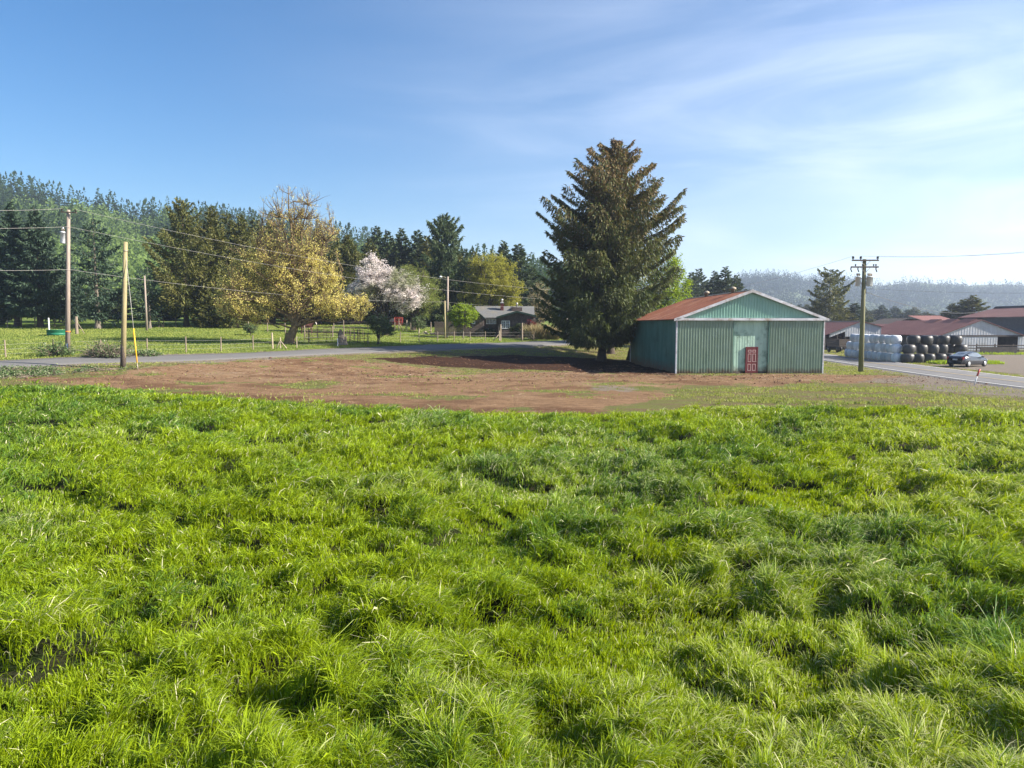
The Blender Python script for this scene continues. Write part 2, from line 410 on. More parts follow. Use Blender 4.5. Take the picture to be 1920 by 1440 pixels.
def broadleaf(H, seed, lobes, trunk_h, trunk_r, nlimb=14, ntwig=260, nleaf=40, clump=.5, leaf=(.16, .10), upright=0.0, leaf_on=1.0, lean=(0, 0), forks=1, tintf=None, twig_r=.02, down=0.0, leafz=None, ff=4):
    """lobes: (cx,cy,cz,rx,ry,rz,weight) ellipsoids filled by the crown"""
    rng = np.random.default_rng(seed)
    lb = np.array(lobes, float); wt = lb[:, 6] / lb[:, 6].sum()
    def sample(n, lo):
        k = rng.choice(len(lb), n, p=wt); d = nrm(rng.normal(size=(n, 3))); r = (lo + (1 - lo) * rng.random(n)) ** .5
        return lb[k, :3] + d * lb[k, 3:6] * r[:, None]
    fork = np.array([lean[0], lean[1], trunk_h])
    E = sample(nlimb, .25); E[:, 2] = np.maximum(E[:, 2], trunk_h * 1.1)
    m = 9; s = np.linspace(0, 1, m)[None, :, None]
    st = fork[None] * (1 - rng.random((nlimb, 1)) * .25) + 0 * E
    mid = st + (E - st) * .45; mid[:, :2] += -(E - st)[:, :2] * .18 * (1 + upright); mid[:, 2] += (E - st)[:, 2] * .08
    LP = st[:, None] * (1 - s) ** 2 + mid[:, None] * 2 * s * (1 - s) + E[:, None] * s * s
    LP += rng.normal(0, .012 * H, LP.shape) * np.sin(pi * s)
    Cn = sample(ntwig, .12)
    nodes = LP[:, 2:].reshape(-1, 3); 
    d = np.linalg.norm((nodes[None] - Cn[:, None]) * np.array([1, 1, 1 - .35 * min(1, upright)]), axis=2) + np.where(nodes[None, :, 2] > Cn[:, None, 2] + .3, 3.0, 0)
    j = d.argmin(1); S0 = nodes[j]
    m2 = 5; s2 = np.linspace(0, 1, m2)[None, :, None]
    md = (S0 + Cn) / 2; md[:, 2] += -.08 * np.linalg.norm(Cn - S0, axis=1) + .05
    TP = S0[:, None] * (1 - s2) ** 2 + md[:, None] * 2 * s2 * (1 - s2) + Cn[:, None] * s2 * s2
    # finer twigs
    nf = ntwig * ff; k = rng.integers(0, ntwig, nf); fs = rng.integers(2, m2, nf)
    A = TP[k, fs]; D = nrm(rng.normal(size=(nf, 3)) + nrm(TP[k, -1] - TP[k, 0]) * 1.0 + np.array([0, 0, .5 + upright - down])); Lf = clump * rng.uniform(.7, 1.9, nf)
    FP = A[:, None] + D[:, None] * (np.linspace(0, 1, 3)[None, :, None] * Lf[:, None, None])
    trp = np.array([[0, 0, -.3], [lean[0] * .15, lean[1] * .15, trunk_h * .3], [lean[0] * .6, lean[1] * .6, trunk_h * .7], fork])[None].astype(float)
    W = join([tubes(trp, trunk_r * 1.15, trunk_r * .8, 10), tubes(np.array([[0, 0, -.3], [0, 0, .1], [lean[0] * .1, lean[1] * .1, trunk_r * 2.5]])[None].astype(float), trunk_r * 1.6, trunk_r * .95, 10),
              tubes(LP, trunk_r * rng.uniform(.3, .55, nlimb), twig_r * 1.6, 6), tubes(TP, twig_r * 1.5, twig_r * .6, 4), tubes(FP, twig_r * .6, twig_r * .25, 3)])
    # leaves
    n = int(ntwig * nleaf); k = rng.integers(0, nf, n); f = rng.random(n)[:, None]
    P = A[k] + D[k] * Lf[k][:, None] * f + rng.normal(0, clump * .30, (n, 3))
    if leaf_on < 1: 
        keep = (rng.random(nf) < leaf_on)[k]; P = P[keep]; k = k[keep]
    if leafz is not None:
        keep = rng.random(len(P)) < leafz(P); P = P[keep]; k = k[keep]
    n = len(P)
    LD = nrm(rng.normal(size=(n, 3))); LD[:, 2] -= down
    V, F = diamonds(P, LD, leaf[0] * rng.uniform(.6, 1.3, n), leaf[1] * rng.uniform(.7, 1.2, n), rng)
    cl = rng.random(ntwig)[(np.arange(nf) % ntwig)[k]] if False else rng.random(nf)[k]
    bt = cl * .6 + rng.random(n) * .4; g = rng.random(n) * .3
    if tintf is not None: bt, g = tintf(P, bt, g, rng)
    tint = np.repeat(np.stack([np.clip(bt, 0, 1), np.clip(g, 0, 1), rng.random(n)], 1), 4, 0)
    return (V, F, tint), W
def plant(name, label, cat, loc, data, lm, wm, group=None, rz=0.0, trunk='trunk', crown='crown'):
    t = thing(name, label, cat, loc, rz, group)
    (V, F, ti), (TV, TF) = data
    np_mesh(crown, V, F, lm, t, ti)
    np_mesh(trunk, TV, TF, wm, t, smooth=True)
    reg(t)
    return t

# ------------------------------------------------------------------ ground sheet
def spaced(a, b, st, far, g=1.25):
    c = list(np.arange(a, b + st * .5, st)); d = st; x = c[-1]; hi = []
    while x < far: d *= g; x += d; hi.append(x)
    d = st; x = c[0]; lo = []
    while x > -far: d *= g; x -= d; lo.append(x)
    return np.array(lo[::-1] + c + hi)
def poly_world(pts): return np.array([ground(*p)[:2] for p in pts])
def inside(x, y, poly):
    r = np.zeros(x.shape, bool); n = len(poly)
    for i in range(n):
        x1, y1 = poly[i]; x2, y2 = poly[(i + 1) % n]
        c = ((y1 > y) != (y2 > y)) & (x < (x2 - x1) * (y - y1) / (y2 - y1 + 1e-12) + x1)
        r ^= c
    return r
def sdist(x, y, poly):
    d = np.full(x.shape, 1e9); n = len(poly)
    for i in range(n):
        a = poly[i]; b = poly[(i + 1) % n]; ab = b - a
        t = np.clip(((x - a[0]) * ab[0] + (y - a[1]) * ab[1]) / (ab @ ab), 0, 1)
        d = np.minimum(d, np.hypot(x - a[0] - t * ab[0], y - a[1] - t * ab[1]))
    return np.where(inside(x, y, poly), d, -d)
def sst0(v, a, b): t = np.clip((v - a) / (b - a), 0, 1); return t * t * (3 - 2 * t)
def soft(sd, w): return np.clip(sd / (2 * w) + .5, 0, 1)

# edge of the tall grass (world x -> far y)
ge = np.array([flat(px, py)[:2] for px, py in ((-300, 728), (0, 729), (200, 728), (400, 748), (560, 757), (700, 768), (900, 781), (1130, 784), (1250, 774), (1400, 765), (1600, 768), (1750, 770), (1920, 775), (2300, 775))])
def edge_y(x): return np.interp(x, ge[:, 0], ge[:, 1])

# road centre lines in world coordinates
rl = [(-90, 30), (-75, 36), (-56, 46)] + [tuple(at(*p)[:2]) for p in ((0, 682, 55), (160, 677.5, 58.5), (320, 672.5, 62), (560, 660.5, 70), (700, 655.5, 75.3), (860, 648.5, 82), (1030, 642, 92), (1130, 639, 100))] + [(26, 110), (36, 120), (41, 134)]
rr = [(35.4, -40), (35.4, 20), (35.6, 45), (36.2, 55), (37.4, 66), (39.2, 80), (40.4, 95), (41, 115), (42, 140), (50, 180), (70, 260)]
def smooth_line(pts, st=1.0):
    pts = np.array(pts, float); out = []
    P = np.vstack([2 * pts[0] - pts[1], pts, 2 * pts[-1] - pts[-2]])
    for i in range(1, len(P) - 2):
        n = max(2, int(np.hypot(*(P[i + 1] - P[i])) / st))
        for k in range(n):
            t = k / n
            out.append(.5 * ((2 * P[i]) + (-P[i - 1] + P[i + 1]) * t + (2 * P[i - 1] - 5 * P[i] + 4 * P[i + 1] - P[i + 2]) * t * t + (-P[i - 1] + 3 * P[i] - 3 * P[i + 1] + P[i + 2]) * t ** 3))
    out.append(pts[-1]); return np.array(out)
RL = smooth_line(rl); RR = smooth_line(rr)
def dline(x, y, ln):
    d = np.full(x.shape, 1e9)
    for i in range(len(ln) - 1):
        a = ln[i]; ab = ln[i + 1] - a
        t = np.clip(((x - a[0]) * ab[0] + (y - a[1]) * ab[1]) / (ab @ ab), 0, 1)
        d = np.minimum(d, np.hypot(x - a[0] - t * ab[0], y - a[1] - t * ab[1]))
    return d

xs = spaced(-62, 66, .34, 2700, 1.22); ys = np.concatenate([spaced(4, 45, .5, 2700, 1.22)[:-30], np.arange(45.3, 80, .28), spaced(80.2, 118, .45, 2700, 1.22)])
ys = np.unique(np.sort(ys[(ys > -60)])); ys = np.array([q for i_, q in enumerate(ys) if i_ == 0 or q - ys[i_ - 1] > .15])
ys = ys[(ys > -60)]
X, Y = np.meshgrid(xs, ys)
Z = tz(X, Y)
dirt_p = np.vstack([poly_world([(40, 715), (90, 700), (225, 694), (330, 682), (480, 674), (620, 671), (740, 680), (900, 697), (1100, 697), (1260, 703), (1400, 701), (1560, 703), (1700, 706), (1850, 722), (1700, 722), (1500, 720), (1300, 728), (1200, 752), (1130, 784), (900, 783), (700, 772), (560, 760), (400, 752), (210, 735)])])
mulch_shade_p = poly_world([(705, 673), (800, 668.5), (950, 668), (1120, 672), (1200, 678), (1264, 699), (1262, 704), (1150, 700), (1000, 694), (860, 690), (760, 682)])  # outline of the mulch and of the spruce shadow painted with it
near_r = poly_world([(1740, 703), (1850, 709), (2100, 730), (2100, 760), (1880, 752), (1750, 738), (1640, 722), (1560, 716), (1640, 706)])
nn = fbm(X * .5, Y * .5, 3) - .5; n2 = fbm(X * .13, Y * .13, 9) - .5
sd_d = sdist(X, Y, dirt_p) + nn * 4 + n2 * 4
A_dirt = soft(sd_d, 1.5)
A_dirt = A_dirt * (1 - .6 * sst0(fbm(X * .22 + 3, Y * .42, 71, 3), .60, .70))
A_mulch_shade = soft(sdist(X, Y, mulch_shade_p) + nn * 2.5, .6)
dR = dline(X, Y, RR); dL = dline(X, Y, RL)
yard = np.array([(41, 55), (43, 72), (52, 78), (62, 96), (70, 98), (100, 92), (120, 60), (60, 20), (41, 20)])
patch = poly_world([(1085, 726), (1150, 721), (1215, 727), (1190, 735), (1110, 735)])
A_gr = np.maximum.reduce([soft(sdist(X, Y, patch) + nn * 1.5, .8) * .55, soft(sdist(X, Y, near_r) + nn * 4 - 1, 1.8) * .62, soft(sdist(X, Y, yard) + nn * 5, 1.5), soft(1.0 - (dR - 3.2) + nn * 2, .8) * .9, soft(1.2 - (dL - 2.6) + nn * 2.2, .8) * np.where(Y < 90, .8, .5)])
far_ed = edge_y(X)
ruts = np.zeros(X.shape)
for tr in ([(-14, 50), (-8, 54), (-2, 60), (-5, 66), (-14, 69)], [(12, 53), (4, 54.5), (-4, 55), (-12, 58), (-20, 63)], [(28, 54.5), (20, 55.5), (10, 56.5), (2, 60), (-3, 66)], [(33, 52), (24, 53.5), (16, 54), (6, 53)]):
    tl = smooth_line(tr, .6); dd = dline(X, Y, tl); ruts = np.maximum(ruts, .07 * np.exp(-((dd - .8) / .22) ** 2)); 
ruts = ruts * (fbm(X * .4, Y * .4, 90) > .42)
pasture = soft(dL - 2.2, .8) * (((Y - np.interp(X, RL[:, 0], RL[:, 1])) > 0) & (X < 36))
dry = np.clip(1 - A_dirt, 0, 1) * soft(Y - far_ed + 2, 1.5) * (1 - pasture)
tall = soft(far_ed - Y, 1.0)
mask = np.stack([A_dirt * (1 - tall), A_mulch_shade, A_gr * (1 - tall)], -1).reshape(-1, 3)
wet = soft(1.3 - np.abs(Y - far_ed - 1.6 - nn * 5), .9) * ((X > -20) & (X < 9)) + .8 * sst0(fbm(X * .3, Y * .6, 73, 3), .56, .66)
mask2 = np.stack([dry, tall, np.clip(wet, 0, 1)], -1).reshape(-1, 3)
Z = Z - soft(far_ed - Y - 1.2, 1.0) * .15 + (A_dirt * (1 - tall)) * ((fbm(X * 1.3, Y * 1.3, 5) - .5) * .20 + (fbm(X * .5 + .3 * Y, Y * 2.2, 15) - .5) * .16) - ruts + A_mulch_shade * (fbm(X * 2, Y * 2, 6) - .3) * .22 + pasture * soft(dL - 4.5, 1) * (fbm(X * .6, Y * .6, 8) - .5) * .12
V = np.stack([X, Y, Z], -1).reshape(-1, 3)
ny, nx = X.shape
ii = (np.arange(ny - 1)[:, None] * nx + np.arange(nx - 1)[None]).ravel()
F = np.stack([ii, ii + 1, ii + 1 + nx, ii + nx], 1)

gm, nt, o = new_mat('ground'); L = nt.links.new
b = nt.nodes.new('ShaderNodeBsdfPrincipled'); b.inputs['Roughness'].default_value = .95; b.inputs['Specular IOR Level'].default_value = .1
tcn = nt.nodes.new('ShaderNodeTexCoord')
def noise(sc_, det=8, rough=.65, st=None):
    z = nt.nodes.new('ShaderNodeTexNoise'); z.inputs['Scale'].default_value = sc_; z.inputs['Detail'].default_value = det; z.inputs['Roughness'].default_value = rough
    if st:
        mp = nt.nodes.new('ShaderNodeMapping'); mp.inputs['Scale'].default_value = st; L(tcn.outputs['Object'], mp.inputs[0]); L(mp.outputs[0], z.inputs['Vector'])
    else: L(tcn.outputs['Object'], z.inputs['Vector'])
    return z.outputs[0]
def ramp(v, lo, hi):
    r = nt.nodes.new('ShaderNodeMapRange'); r.interpolation_type = 'SMOOTHSTEP'; r.inputs['From Min'].default_value = lo; r.inputs['From Max'].default_value = hi; L(v, r.inputs['Value']); return r.outputs[0]
def mixc(f, a, c):
    m_ = nt.nodes.new('ShaderNodeMix'); m_.data_type = 'RGBA'
    for s, v in (('A', a), ('B', c)):
        if isinstance(v, tuple): m_.inputs[s].default_value = (*v, 1)
        else: L(v, m_.inputs[s])
    if isinstance(f, float): m_.inputs['Factor'].default_value = f
    else: L(f, m_.inputs['Factor'])
    return m_.outputs['Result']
def mth(op, a, c):
    q = nt.nodes.new('ShaderNodeMath'); q.operation = op
    for i, v in enumerate((a, c)):
        if isinstance(v, (int, float)): q.inputs[i].default_value = v
        else: L(v, q.inputs[i])
    return q.outputs[0]
def attr(nm):
    a = nt.nodes.new('ShaderNodeAttribute'); a.attribute_name = nm; s = nt.nodes.new('ShaderNodeSeparateColor'); L(a.outputs['Color'], s.inputs[0]); return s.outputs
k1 = attr('mask'); k2 = attr('mask2')
fine = noise(7, 10, .75); mid = noise(.9, 8, .7); big = noise(.12, 6, .6); grit = noise(28, 5, .8)
streak = noise(.55, 7, .7, (.5, 2.4, 1))
grass = mixc(ramp(fine, .35, .68), mixc(ramp(big, .4, .62), (.21, .25, .07), (.13, .20, .035)), (.09, .14, .025))
grass = mixc(ramp(mid, .55, .75), grass, (.22, .22, .085))
dryc = mixc(ramp(streak, .40, .62), (.19, .135, .075), (.17, .19, .048))
dryc = mixc(ramp(fine, .5, .75), dryc, (.105, .10, .038))
dirt = mixc(ramp(streak, .35, .65), (.32, .20, .112), (.235, .142, .08))
dirt = mixc(mth('MULTIPLY', k2[2], .85), dirt, mixc(ramp(fine, .4, .6), (.17, .085, .045), (.115, .06, .034))); clump = noise(2.1, 9, .8, (.7, 1.6, 1)); dirt = mixc(ramp(clump, .52, .60), dirt, (.16, .09, .05)); dirt = mixc(ramp(noise(1.6, 9, .75, (.8, 2.0, 1)), .56, .66), dirt, (.42, .30, .19))
dirt = mixc(ramp(fine, .54, .74), dirt, (.14, .078, .045))
dirt = mixc(ramp(big, .52, .66), dirt, (.31, .21, .125))
grav = mixc(ramp(grit, .38, .62), (.33, .285, .235), (.17, .14, .115))
grav = mixc(ramp(mid, .45, .7), grav, (.26, .21, .155))
mulch_shade = mixc(ramp(fine, .4, .62), (.032, .016, .010), (.075, .036, .020))  # dark mulch; the big spruce's cast shadow is put into this tone too
col = mixc(k2[0], grass, dryc)
f_d = ramp(mth('ADD', k1[0], mth('MULTIPLY', mth('SUBTRACT', mth('ADD', mth('MULTIPLY', mid, .5), mth('MULTIPLY', streak, .5)), .5), 3.0)), .46, .60)
col = mixc(f_d, col, dirt)
f_g = ramp(mth('ADD', k1[2], mth('MULTIPLY', mth('SUBTRACT', mid, .5), 1.2)), .35, .65)
col = mixc(f_g, col, grav)
f_m = ramp(mth('ADD', k1[1], mth('MULTIPLY', mth('SUBTRACT', mid, .5), 1.0)), .35, .6)
col = mixc(f_m, col, mulch_shade)
col = mixc(k2[1], col, mixc(ramp(mid, .4, .6), (.035, .055, .015), (.06, .055, .03)))
L(col, b.inputs['Base Color'])
bp = nt.nodes.new('ShaderNodeBump'); bp.inputs['Strength'].default_value = 1.0; bp.inputs['Distance'].default_value = .22
L(mth('ADD', fine, mth('MULTIPLY', grit, .35)), bp.inputs['Height']); L(bp.outputs[0], b.inputs['Normal'])
L(b.outputs[0], o.inputs[0])
g = np_mesh('ground', V, F, gm, tint={'mask': mask, 'mask2': mask2}, smooth=True); tag(g, 'pasture, bare dirt and gravel ground of the farm', 'ground', kind='structure')

# ------------------------------------------------------------------ roads
def ribbon(name, ln, offs, zoff, mat, sub=1, label=None, zfn=None):
    T = np.gradient(ln, axis=0); T = nrm(T); Nn = np.stack([T[:, 1], -T[:, 0]], 1)
    cols = np.array(offs)
    P = ln[:, None] + Nn[:, None] * cols[None, :, None]
    zc = tz(ln[:, 0], ln[:, 1])
    Zr = tz(P[..., 0], P[..., 1]) + zoff
    V = np.concatenate([P, Zr[..., None]], -1)
    V[:, 0, 2] -= zoff + .04 if len(cols) > 4 else 0; V[:, -1, 2] -= zoff + .04 if len(cols) > 4 else 0
    n, m = Zr.shape; i = (np.arange(n - 1)[:, None] * m + np.arange(m - 1)[None]).ravel()
    return np_mesh(name, V.reshape(-1, 3), np.stack([i, i + m, i + 1 + m, i + 1], 1), mat)
M['asphalt'] = pmat('asphalt', (.15, .145, .14), (.11, .106, .10), 12, .9, .3, c3=(.15, .14, .13), s3=.5)
M['asphalt_pale'] = pmat('asphalt_pale', (.155, .15, .148), (.115, .11, .108), 12, .85, .3, c3=(.20, .19, .175), s3=.4)
M['paint_white'] = pmat('paint_white', (.62, .61, .58), (.36, .35, .33), 14, .7, lo=.5, hi=.7)
M['paint_yellow'] = pmat('paint_yellow', (.50, .34, .08), (.26, .21, .12), 9, .7)
a = ribbon('country_road', RL[RL[:, 0] < 35.5], [-2.4, -2.3, -1.2, 0, 1.2, 2.3, 2.4], .05, M['asphalt']); tag(a, 'grey country lane curving up to the left past the pasture', 'road', kind='structure')
a = ribbon('main_road', RR, [-3.3, -3.1, -1.5, 0, 1.5, 3.1, 3.3], .05, M['asphalt_pale']); tag(a, 'pale paved road running away on the right past the farm', 'road', kind='structure')
for nm, o1, mt in (('edge_line', -2.85, 'paint_white'), ('edge_line', 2.75, 'paint_white'), ('centre_line', -.05, 'paint_yellow')):
    a = ribbon(nm, RR, [o1, o1 + .15], .09, M[mt]); tag(a, 'painted line on the paved road', 'road marking', kind='structure')

# ------------------------------------------------------------------ tall grass of the foreground
rng = np.random.default_rng(5)
def clampv(v, a, b): return np.minimum(np.maximum(v, a), b)
def sst(v, a, b): t = np.clip((v - a) / (b - a), 0, 1); return t * t * (3 - 2 * t)
def hgt(x, y):
    wx = x + (fbm(x * 1.1, y * 1.1, 81, 3) - .5) * 1.5; wy = y + (fbm(x * 1.1, y * 1.1, 85, 3) - .5) * 1.5
    a = sst(fbm(wx * .55, wy * .7, 31, 3), .34, .64); b_ = sst(fbm(wx * 1.7, wy * 2.0, 35, 2), .30, .66); c = sst(fbm(wx * 4.2, wy * 4.6, 37, 2), .3, .7)
    pit = sst(fbm(wx * .8 + 40, wy * .9, 39, 2), .62, .74)
    return np.clip((.42 * a + .36 * b_ + .22 * c) * (1 - .75 * pit), 0, 1)
def mound(x, y): return np.maximum((hgt(x, y) - .35) * .70, -.095)
def blades(P, ld, Ln, wd, lean, tint, droop):
    """P roots (n,3), ld lean direction (n,2), Ln length, lean 0..1.3"""
    n = len(P); S = np.array([0, .38, .74, 1.0])
    h = Ln[:, None] * (S[None] - lean[:, None] * .42 * S[None] ** 2.2 - droop[:, None] * .5 * S[None] ** 4)
    r = Ln[:, None] * (lean[:, None] * .85 * S[None] ** 1.7)
    C3 = np.zeros((n, 4, 3)); C3[..., 0] = P[:, None, 0] + ld[:, None, 0] * r; C3[..., 1] = P[:, None, 1] + ld[:, None, 1] * r; C3[..., 2] = P[:, None, 2] + h
    ya = rng.random(n) * pi; wv = np.stack([np.cos(ya), np.sin(ya), rng.normal(0, .3, n)], 1)
    V = np.zeros((n, 7, 3), np.float32)
    for k, f in enumerate((.8, 1.0, .75)):
        V[:, 2 * k] = C3[:, k] - wv * wd[:, None] * .5 * f; V[:, 2 * k + 1] = C3[:, k] + wv * wd[:, None] * .5 * f
    V[:, 6] = C3[:, 3]
    i = np.arange(n, dtype=np.int32)[:, None] * 7
    Q = np.concatenate([i + np.array([[0, 1, 3, 2]]), i + np.array([[2, 3, 5, 4]])], 0).astype(np.int32); T = (i + np.array([[4, 5, 6]])).astype(np.int32)
    tt = np.repeat(tint[:, None, :], 7, 1); s7 = np.array([0, 0, .38, .38, .74, .74, 1.0])
    tt = np.concatenate([tt, np.broadcast_to(s7[None, :, None], (n, 7, 1))], 2)
    return V.reshape(-1, 3), Q, T, tt.reshape(-1, 3)
def dist_sample(n, d0, d1, pw):
    """distances with density (per m2) falling as d**-pw"""
    u = rng.random(n); e = 2 - pw
    return (d0 ** e + u * (d1 ** e - d0 ** e)) ** (1 / e)
def scatter(n, pw, d0=4.6, d1=60):
    d = dist_sample(n, d0, d1, pw); hw = .60 * np.pi / 2 * .8
    a = rng.uniform(-.70, .70, n); x = d * np.sin(a); y = d * np.cos(a)
    ok = (y < edge_y(x) + (fbm(x * .8, y * .8, 77, 3) - .5) * 4.5 + rng.normal(0, .5, n)) & (np.abs(x) < .80 * y + 1.5)
    return x[ok], y[ok], d[ok]
def blueish(x, y): return clampv((fbm(x * .32, y * .32, 51, 3) - .5) * 2.6 + .30 - x * .016, 0, .9)
def pale(x, y): return clampv((fbm(x * .30 + 9, y * .30, 61, 3) - .50) * 5 + .35 + x * .03 - clampv((y - 14) / 40, 0, .3), 0, 1)
parts = []
# base layer
x, y, d = scatter(950000, 1.4)
hh = hgt(x, y); Ln = (.08 + .17 * hh) * rng.uniform(.5, 1.5, len(x))
wdir = 2.9 * (fbm(x * .25, y * .25, 41, 2) - .5) * 2 + .1 + rng.normal(0, 1.25, len(x)) 
ld = np.stack([np.cos(wdir), np.sin(wdir)], 1)
lean = clampv(.25 + .55 * hh + rng.normal(0, .22, len(x)), 0, 1.2)
seed_ = (rng.random(len(x)) < .06 + .30 * pale(x, y)).astype(float)
bl = blueish(x, y)
tint = np.stack([clampv(bl * .75 + rng.normal(0, .16, len(x)), 0, 1), clampv(seed_ * rng.uniform(.4, .95, len(x)), 0, .95) + (rng.random(len(x)) < .022) * 1.0], 1)
Wd = clampv(.0028 + d * .00070, .0045, .045) * rng.uniform(.7, 1.3, len(x)) * np.where(rng.random(len(x)) < .07, 2.0, 1)
zz = tz(x, y) + mound(x, y) * clampv((edge_y(x) - y) / 3, 0, 1) - .03
parts.append(blades(np.stack([x, y, zz], 1), ld, Ln, Wd, lean, tint, clampv(rng.normal(.2, .2, len(x)), 0, .8)))
# tussocks: blades that spring from one root and drape over
tx, ty, td = scatter(24000, 1.25)
th = hgt(tx, ty); keep = rng.random(len(tx)) < .25 + .75 * th; tx, ty, td, th = tx[keep], ty[keep], td[keep], th[keep]
cnt = clampv(400 / td ** .85, 8, 90).astype(int); ti = np.repeat(np.arange(len(tx)), cnt); n = len(ti)
az = rng.random(n) * 2 * pi; rr_ = rng.random(n) ** .7 * (.07 + .16 * th[ti])
x = tx[ti] + np.cos(az) * rr_; y = ty[ti] + np.sin(az) * rr_; d = td[ti]
wd_ = 2.9 * (fbm(tx * .25, ty * .25, 41, 2) - .5) * 2 + .15
ld = np.stack([np.cos(az) * .95 + .7 * np.cos(wd_[ti]) + rng.normal(0, .35, n), np.sin(az) * .95 + .7 * np.sin(wd_[ti]) + rng.normal(0, .35, n)], 1); ld = ld / np.maximum(np.linalg.norm(ld, axis=1, keepdims=True), .3)
ts = rng.uniform(.65, 1.35, len(tx)) * np.where(rng.random(len(tx)) < .08, 1.5, 1)
Ln = (.14 + .20 * th[ti]) * ts[ti] * rng.uniform(.55, 1.4, n)
lean = clampv(.55 + .3 * th[ti] + rng.normal(0, .2, n), .1, 1.35)
tb = clampv(blueish(tx, ty) + rng.normal(0, .28, len(tx)), 0, 1)
pl = pale(tx, ty)
seed_ = (rng.random(n) < .06 + .42 * pl[ti])
tint = np.stack([clampv(tb[ti] + rng.normal(0, .1, n), 0, 1), clampv(seed_ * rng.uniform(.5, .95, n), 0, .95) + (rng.random(n) < .03) * 1.0], 1)
Wd = clampv(.0030 + d * .00070, .0045, .045) * rng.uniform(.7, 1.3, n) * np.where(rng.random(n) < .05, 1.9, 1)
zz = tz(x, y) + mound(x, y) * clampv((edge_y(x) - y) / 3, 0, 1) - .03
parts.append(blades(np.stack([x, y, zz], 1), ld, Ln, Wd, lean, tint, clampv(rng.normal(.45, .25, n), 0, 1)))
o_ = 0; VV = []; QQ = []; TT = []; tt = []
for v, q, t, c in parts: VV.append(v); QQ.append(q + o_); TT.append(t + o_); tt.append(c); o_ += len(v)
print('blades', sum(len(t) for t in TT))
gmm, nt, o = new_mat('tall_grass'); L = nt.links.new
a_ = nt.nodes.new('ShaderNodeAttribute'); a_.attribute_name = 'tint'; s_ = nt.nodes.new('ShaderNodeSeparateColor'); L(a_.outputs['Color'], s_.inputs[0])
base = mixc(s_.outputs[0], (.235, .315, .008), (.080, .170, .030))
base = mixc(mth('MAXIMUM', mth('GREATER_THAN', s_.outputs[1], .975), mth('MULTIPLY', s_.outputs[1], mth('POWER', s_.outputs[2], 2.0))), base, (.58, .55, .34))
root = mixc(s_.outputs[2], (.13, .15, .03), (1, 1, 1))
b = nt.nodes.new('ShaderNodeBsdfPrincipled'); b.inputs['Roughness'].default_value = .55; b.inputs['Specular IOR Level'].default_value = .15
L(base, b.inputs['Base Color'])
t_ = nt.nodes.new('ShaderNodeBsdfTranslucent'); hs = nt.nodes.new('ShaderNodeHueSaturation'); hs.inputs['Hue'].default_value = .485; hs.inputs['Saturation'].default_value = 1.1; hs.inputs['Value'].default_value = 1.75
L(base, hs.inputs['Color']); L(hs.outputs[0], t_.inputs['Color'])
mxs = nt.nodes.new('ShaderNodeMixShader'); mxs.inputs[0].default_value = .30; L(b.outputs[0], mxs.inputs[1]); L(t_.outputs[0], mxs.inputs[2]); L(mxs.outputs[0], o.inputs[0])
g = np_mesh('tall_grass', np.concatenate(VV), [np.concatenate(QQ), np.concatenate(TT)], gmm, tint=np.concatenate(tt))
tag(g, 'lush tall green grass bent by the wind across the foreground field', 'grass', kind='stuff')
del VV, QQ, TT, tt, parts

def splash(m, h, col=(.13, .085, .05), s=3.0):
    """mud thrown up on the foot of a wall: ragged, fading out at height h"""
    nt = m.node_tree; b = [n for n in nt.nodes if n.type == 'BSDF_PRINCIPLED'][0]; src = b.inputs['Base Color'].links[0].from_socket; L = nt.links.new
    tc = nt.nodes.new('ShaderNodeTexCoord'); sx = nt.nodes.new('ShaderNodeSeparateXYZ'); L(tc.outputs['Object'], sx.inputs[0])
    r = nt.nodes.new('ShaderNodeMapRange'); r.inputs['From Min'].default_value = h; r.inputs['From Max'].default_value = 0; r.inputs['To Max'].default_value = .9; L(sx.outputs['Z'], r.inputs['Value'])
    z = nt.nodes.new('ShaderNodeTexNoise'); z.inputs['Scale'].default_value = s; z.inputs['Detail'].default_value = 8; L(tc.outputs['Object'], z.inputs['Vector'])
    q = nt.nodes.new('ShaderNodeMath'); q.operation = 'MULTIPLY'; L(r.outputs[0], q.inputs[0]); L(z.outputs[0], q.inputs[1])
    r2 = nt.nodes.new('ShaderNodeMapRange'); r2.inputs['From Min'].default_value = .12; r2.inputs['From Max'].default_value = .42; L(q.outputs[0], r2.inputs['Value'])
    mx = nt.nodes.new('ShaderNodeMix'); mx.data_type = 'RGBA'; L(r2.outputs[0], mx.inputs['Factor']); L(src, mx.inputs['A']); mx.inputs['B'].default_value = (*col, 1); L(mx.outputs['Result'], b.inputs['Base Color'])

# ------------------------------------------------------------------ green pole barn
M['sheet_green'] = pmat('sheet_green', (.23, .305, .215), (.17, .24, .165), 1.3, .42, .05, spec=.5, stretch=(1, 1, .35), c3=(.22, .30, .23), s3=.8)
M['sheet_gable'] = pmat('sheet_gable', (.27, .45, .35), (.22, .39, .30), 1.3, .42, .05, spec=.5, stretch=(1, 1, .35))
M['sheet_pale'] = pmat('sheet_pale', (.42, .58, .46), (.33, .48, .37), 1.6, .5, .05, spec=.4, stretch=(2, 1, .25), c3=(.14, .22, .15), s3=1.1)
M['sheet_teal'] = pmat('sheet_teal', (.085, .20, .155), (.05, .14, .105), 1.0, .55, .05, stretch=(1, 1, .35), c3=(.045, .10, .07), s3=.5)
M['rust_roof'] = pmat('rust_roof', (.27, .10, .055), (.19, .07, .04), 1.2, .75, .1, stretch=(.4, 2.5, 1), c3=(.33, .17, .10), s3=.35)
M['door_red'] = pmat('door_red', (.16, .028, .03), (.12, .024, .025), 3, .5)
M['door_white'] = pmat('door_white', (.60, .42, .38), None, 3, .5)
